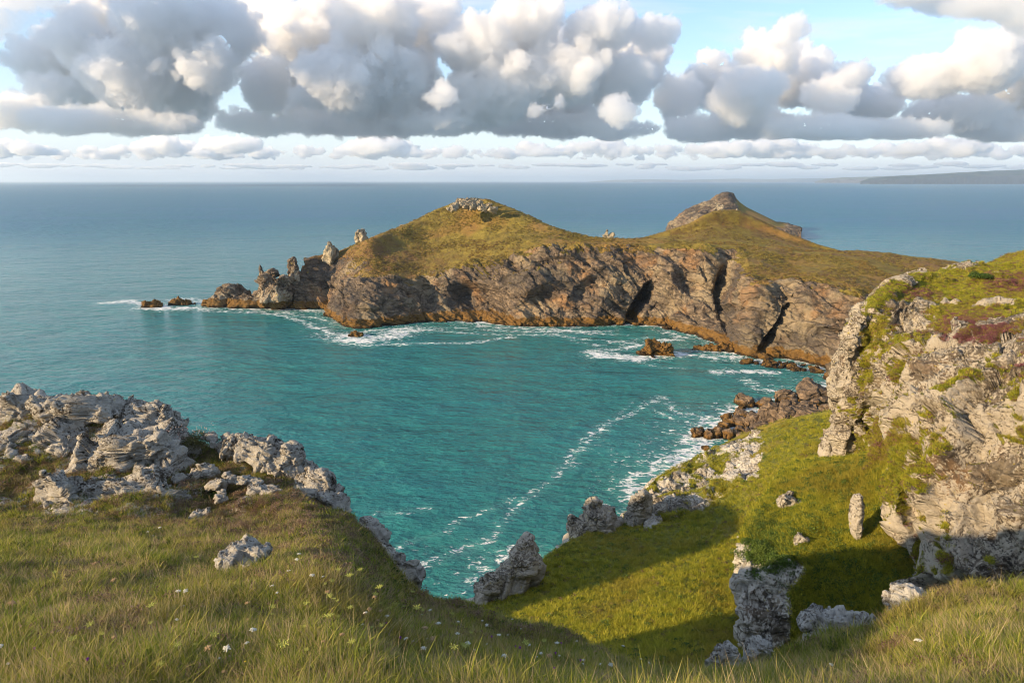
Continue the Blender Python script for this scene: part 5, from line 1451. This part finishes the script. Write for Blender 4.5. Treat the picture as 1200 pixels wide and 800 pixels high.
cloud([(792,120,26,30),(820,153,50,17),(872,112,42,38),(905,66,34,36),(922,38,20,18),(882,143,60,20),(970,115,32,28),(1000,90,24,20),(985,108,30,24),(962,152,80,18),(930,95,50,36,.12),(840,100,34,34,.14),(1010,125,50,26,.12)], 12400, 25, 4, 120, M['cloud'],
      'pair of white cloud towers over a grey base right of the middle', base=750, fringe=.3)
cloud([(1090,92,48,32),(1150,75,50,38),(1200,100,60,45),(1122,135,70,26),(1062,152,60,14),(1185,152,60,16),(1240,60,60,50)], 12800, 26, 5, 120, M['cloud'],
      'soft cream cloud mass at the right edge of the sky', base=750, fringe=.3)
cloud([(1110,0,60,14),(1165,8,70,20),(1225,16,60,26),(1080,-12,60,20),(1200,-25,90,40)], 6000, 24, 6, 80, M['cloud'],
      'dark grey cloud base at the top right corner', puffs=24)
cloud([(30,-8,60,22),(-30,20,60,30),(100,-25,60,20)], 7500, 26, 16, 80, M['thin_cloud'], 'thin grey cloud in the top left corner', puffs=20)
rs_ = np.random.RandomState(44)
row = []
for k in range(230):
    u = -60 + (k % 120) * 11 + rs_.uniform(-14, 14); s = (rs_.uniform(.2, 1) ** 1.6) * (1.25 if math.sin(k * .31) > .2 else .7)
    row.append((u, 183 - 8 * s + rs_.uniform(-5, 4), rs_.uniform(10, 30) * s + 4, 8 * s + 1.5, rs_.uniform(-.2, .2)))
cloud(row, 30000, 56, 7, 150, M['far_cloud'], 'row of small pale cumulus clouds low over the sea', puffs=16, base=950, rough=1.25)
row = []
for k in range(60):
    u = -80 + k * 23 + rs_.uniform(-12, 12)
    row.append((u, 195 + rs_.uniform(-3, 3), rs_.uniform(10, 34), rs_.uniform(1.5, 3.2), rs_.uniform(-.1, .1)))
cloud(row, 52000, 80, 8, 90, M['far_cloud'], 'thin bands of distant cloud just above the horizon', puffs=8, sub=3)

# unseen cloud added up towards the sun so its shade greys parts of the bank
for i, (x, y, z, rx, ry, rz) in enumerate([(-16500, 7000, 5200, 2600, 1500, 420), (-10500, 7600, 4600, 1500, 1300, 350), (-5600, 7000, 4700, 900, 1200, 350), (-20500, 2500, 5600, 2500, 1800, 400)]):
    v, f = ICO3[0] * [rx, ry, rz], ICO3[1]
    vv, ff = ico(5)
    q = vv * [rx, ry, rz] + [x, y, z]
    q = q + normals(q, ff) * (fbm(q, 1400, 4, .6, seed=60 + i)[:, None] * 500)
    tag(link('cloud', new_mesh('cloud', q, ff), M['cloud']), 'unseen high cloud added towards the sun to shade the cloud bank', kind='stuff')

# ------------------------------------------------------------------ sea air: one closed box of thin even haze
def haze():
    x, y0, y1, z0, z1 = 95000, -95000, 95000, -9.0, 480.0
    v = np.array([[a, b, c] for a in (-x, x) for b in (y0, y1) for c in (z0, z1)], float)
    f = np.array([[0, 1, 3, 2], [4, 6, 7, 5], [0, 4, 5, 1], [2, 3, 7, 6], [0, 2, 6, 4], [1, 5, 7, 3]])
    m = bpy.data.materials.new('haze'); m.use_nodes = True; nt = m.node_tree; nt.nodes.clear()
    o = nt.nodes.new('ShaderNodeOutputMaterial'); pv = nt.nodes.new('ShaderNodeVolumePrincipled')
    pv.inputs['Color'].default_value = (0.74, 0.87, 1.0, 1); pv.inputs['Density'].default_value = 4.0e-5; pv.inputs['Anisotropy'].default_value = 0.2
    nt.links.new(pv.outputs[0], o.inputs['Volume'])
    tag(link('haze', new_mesh('haze', v, f, False), m), 'thin sea haze', kind='stuff')
haze()
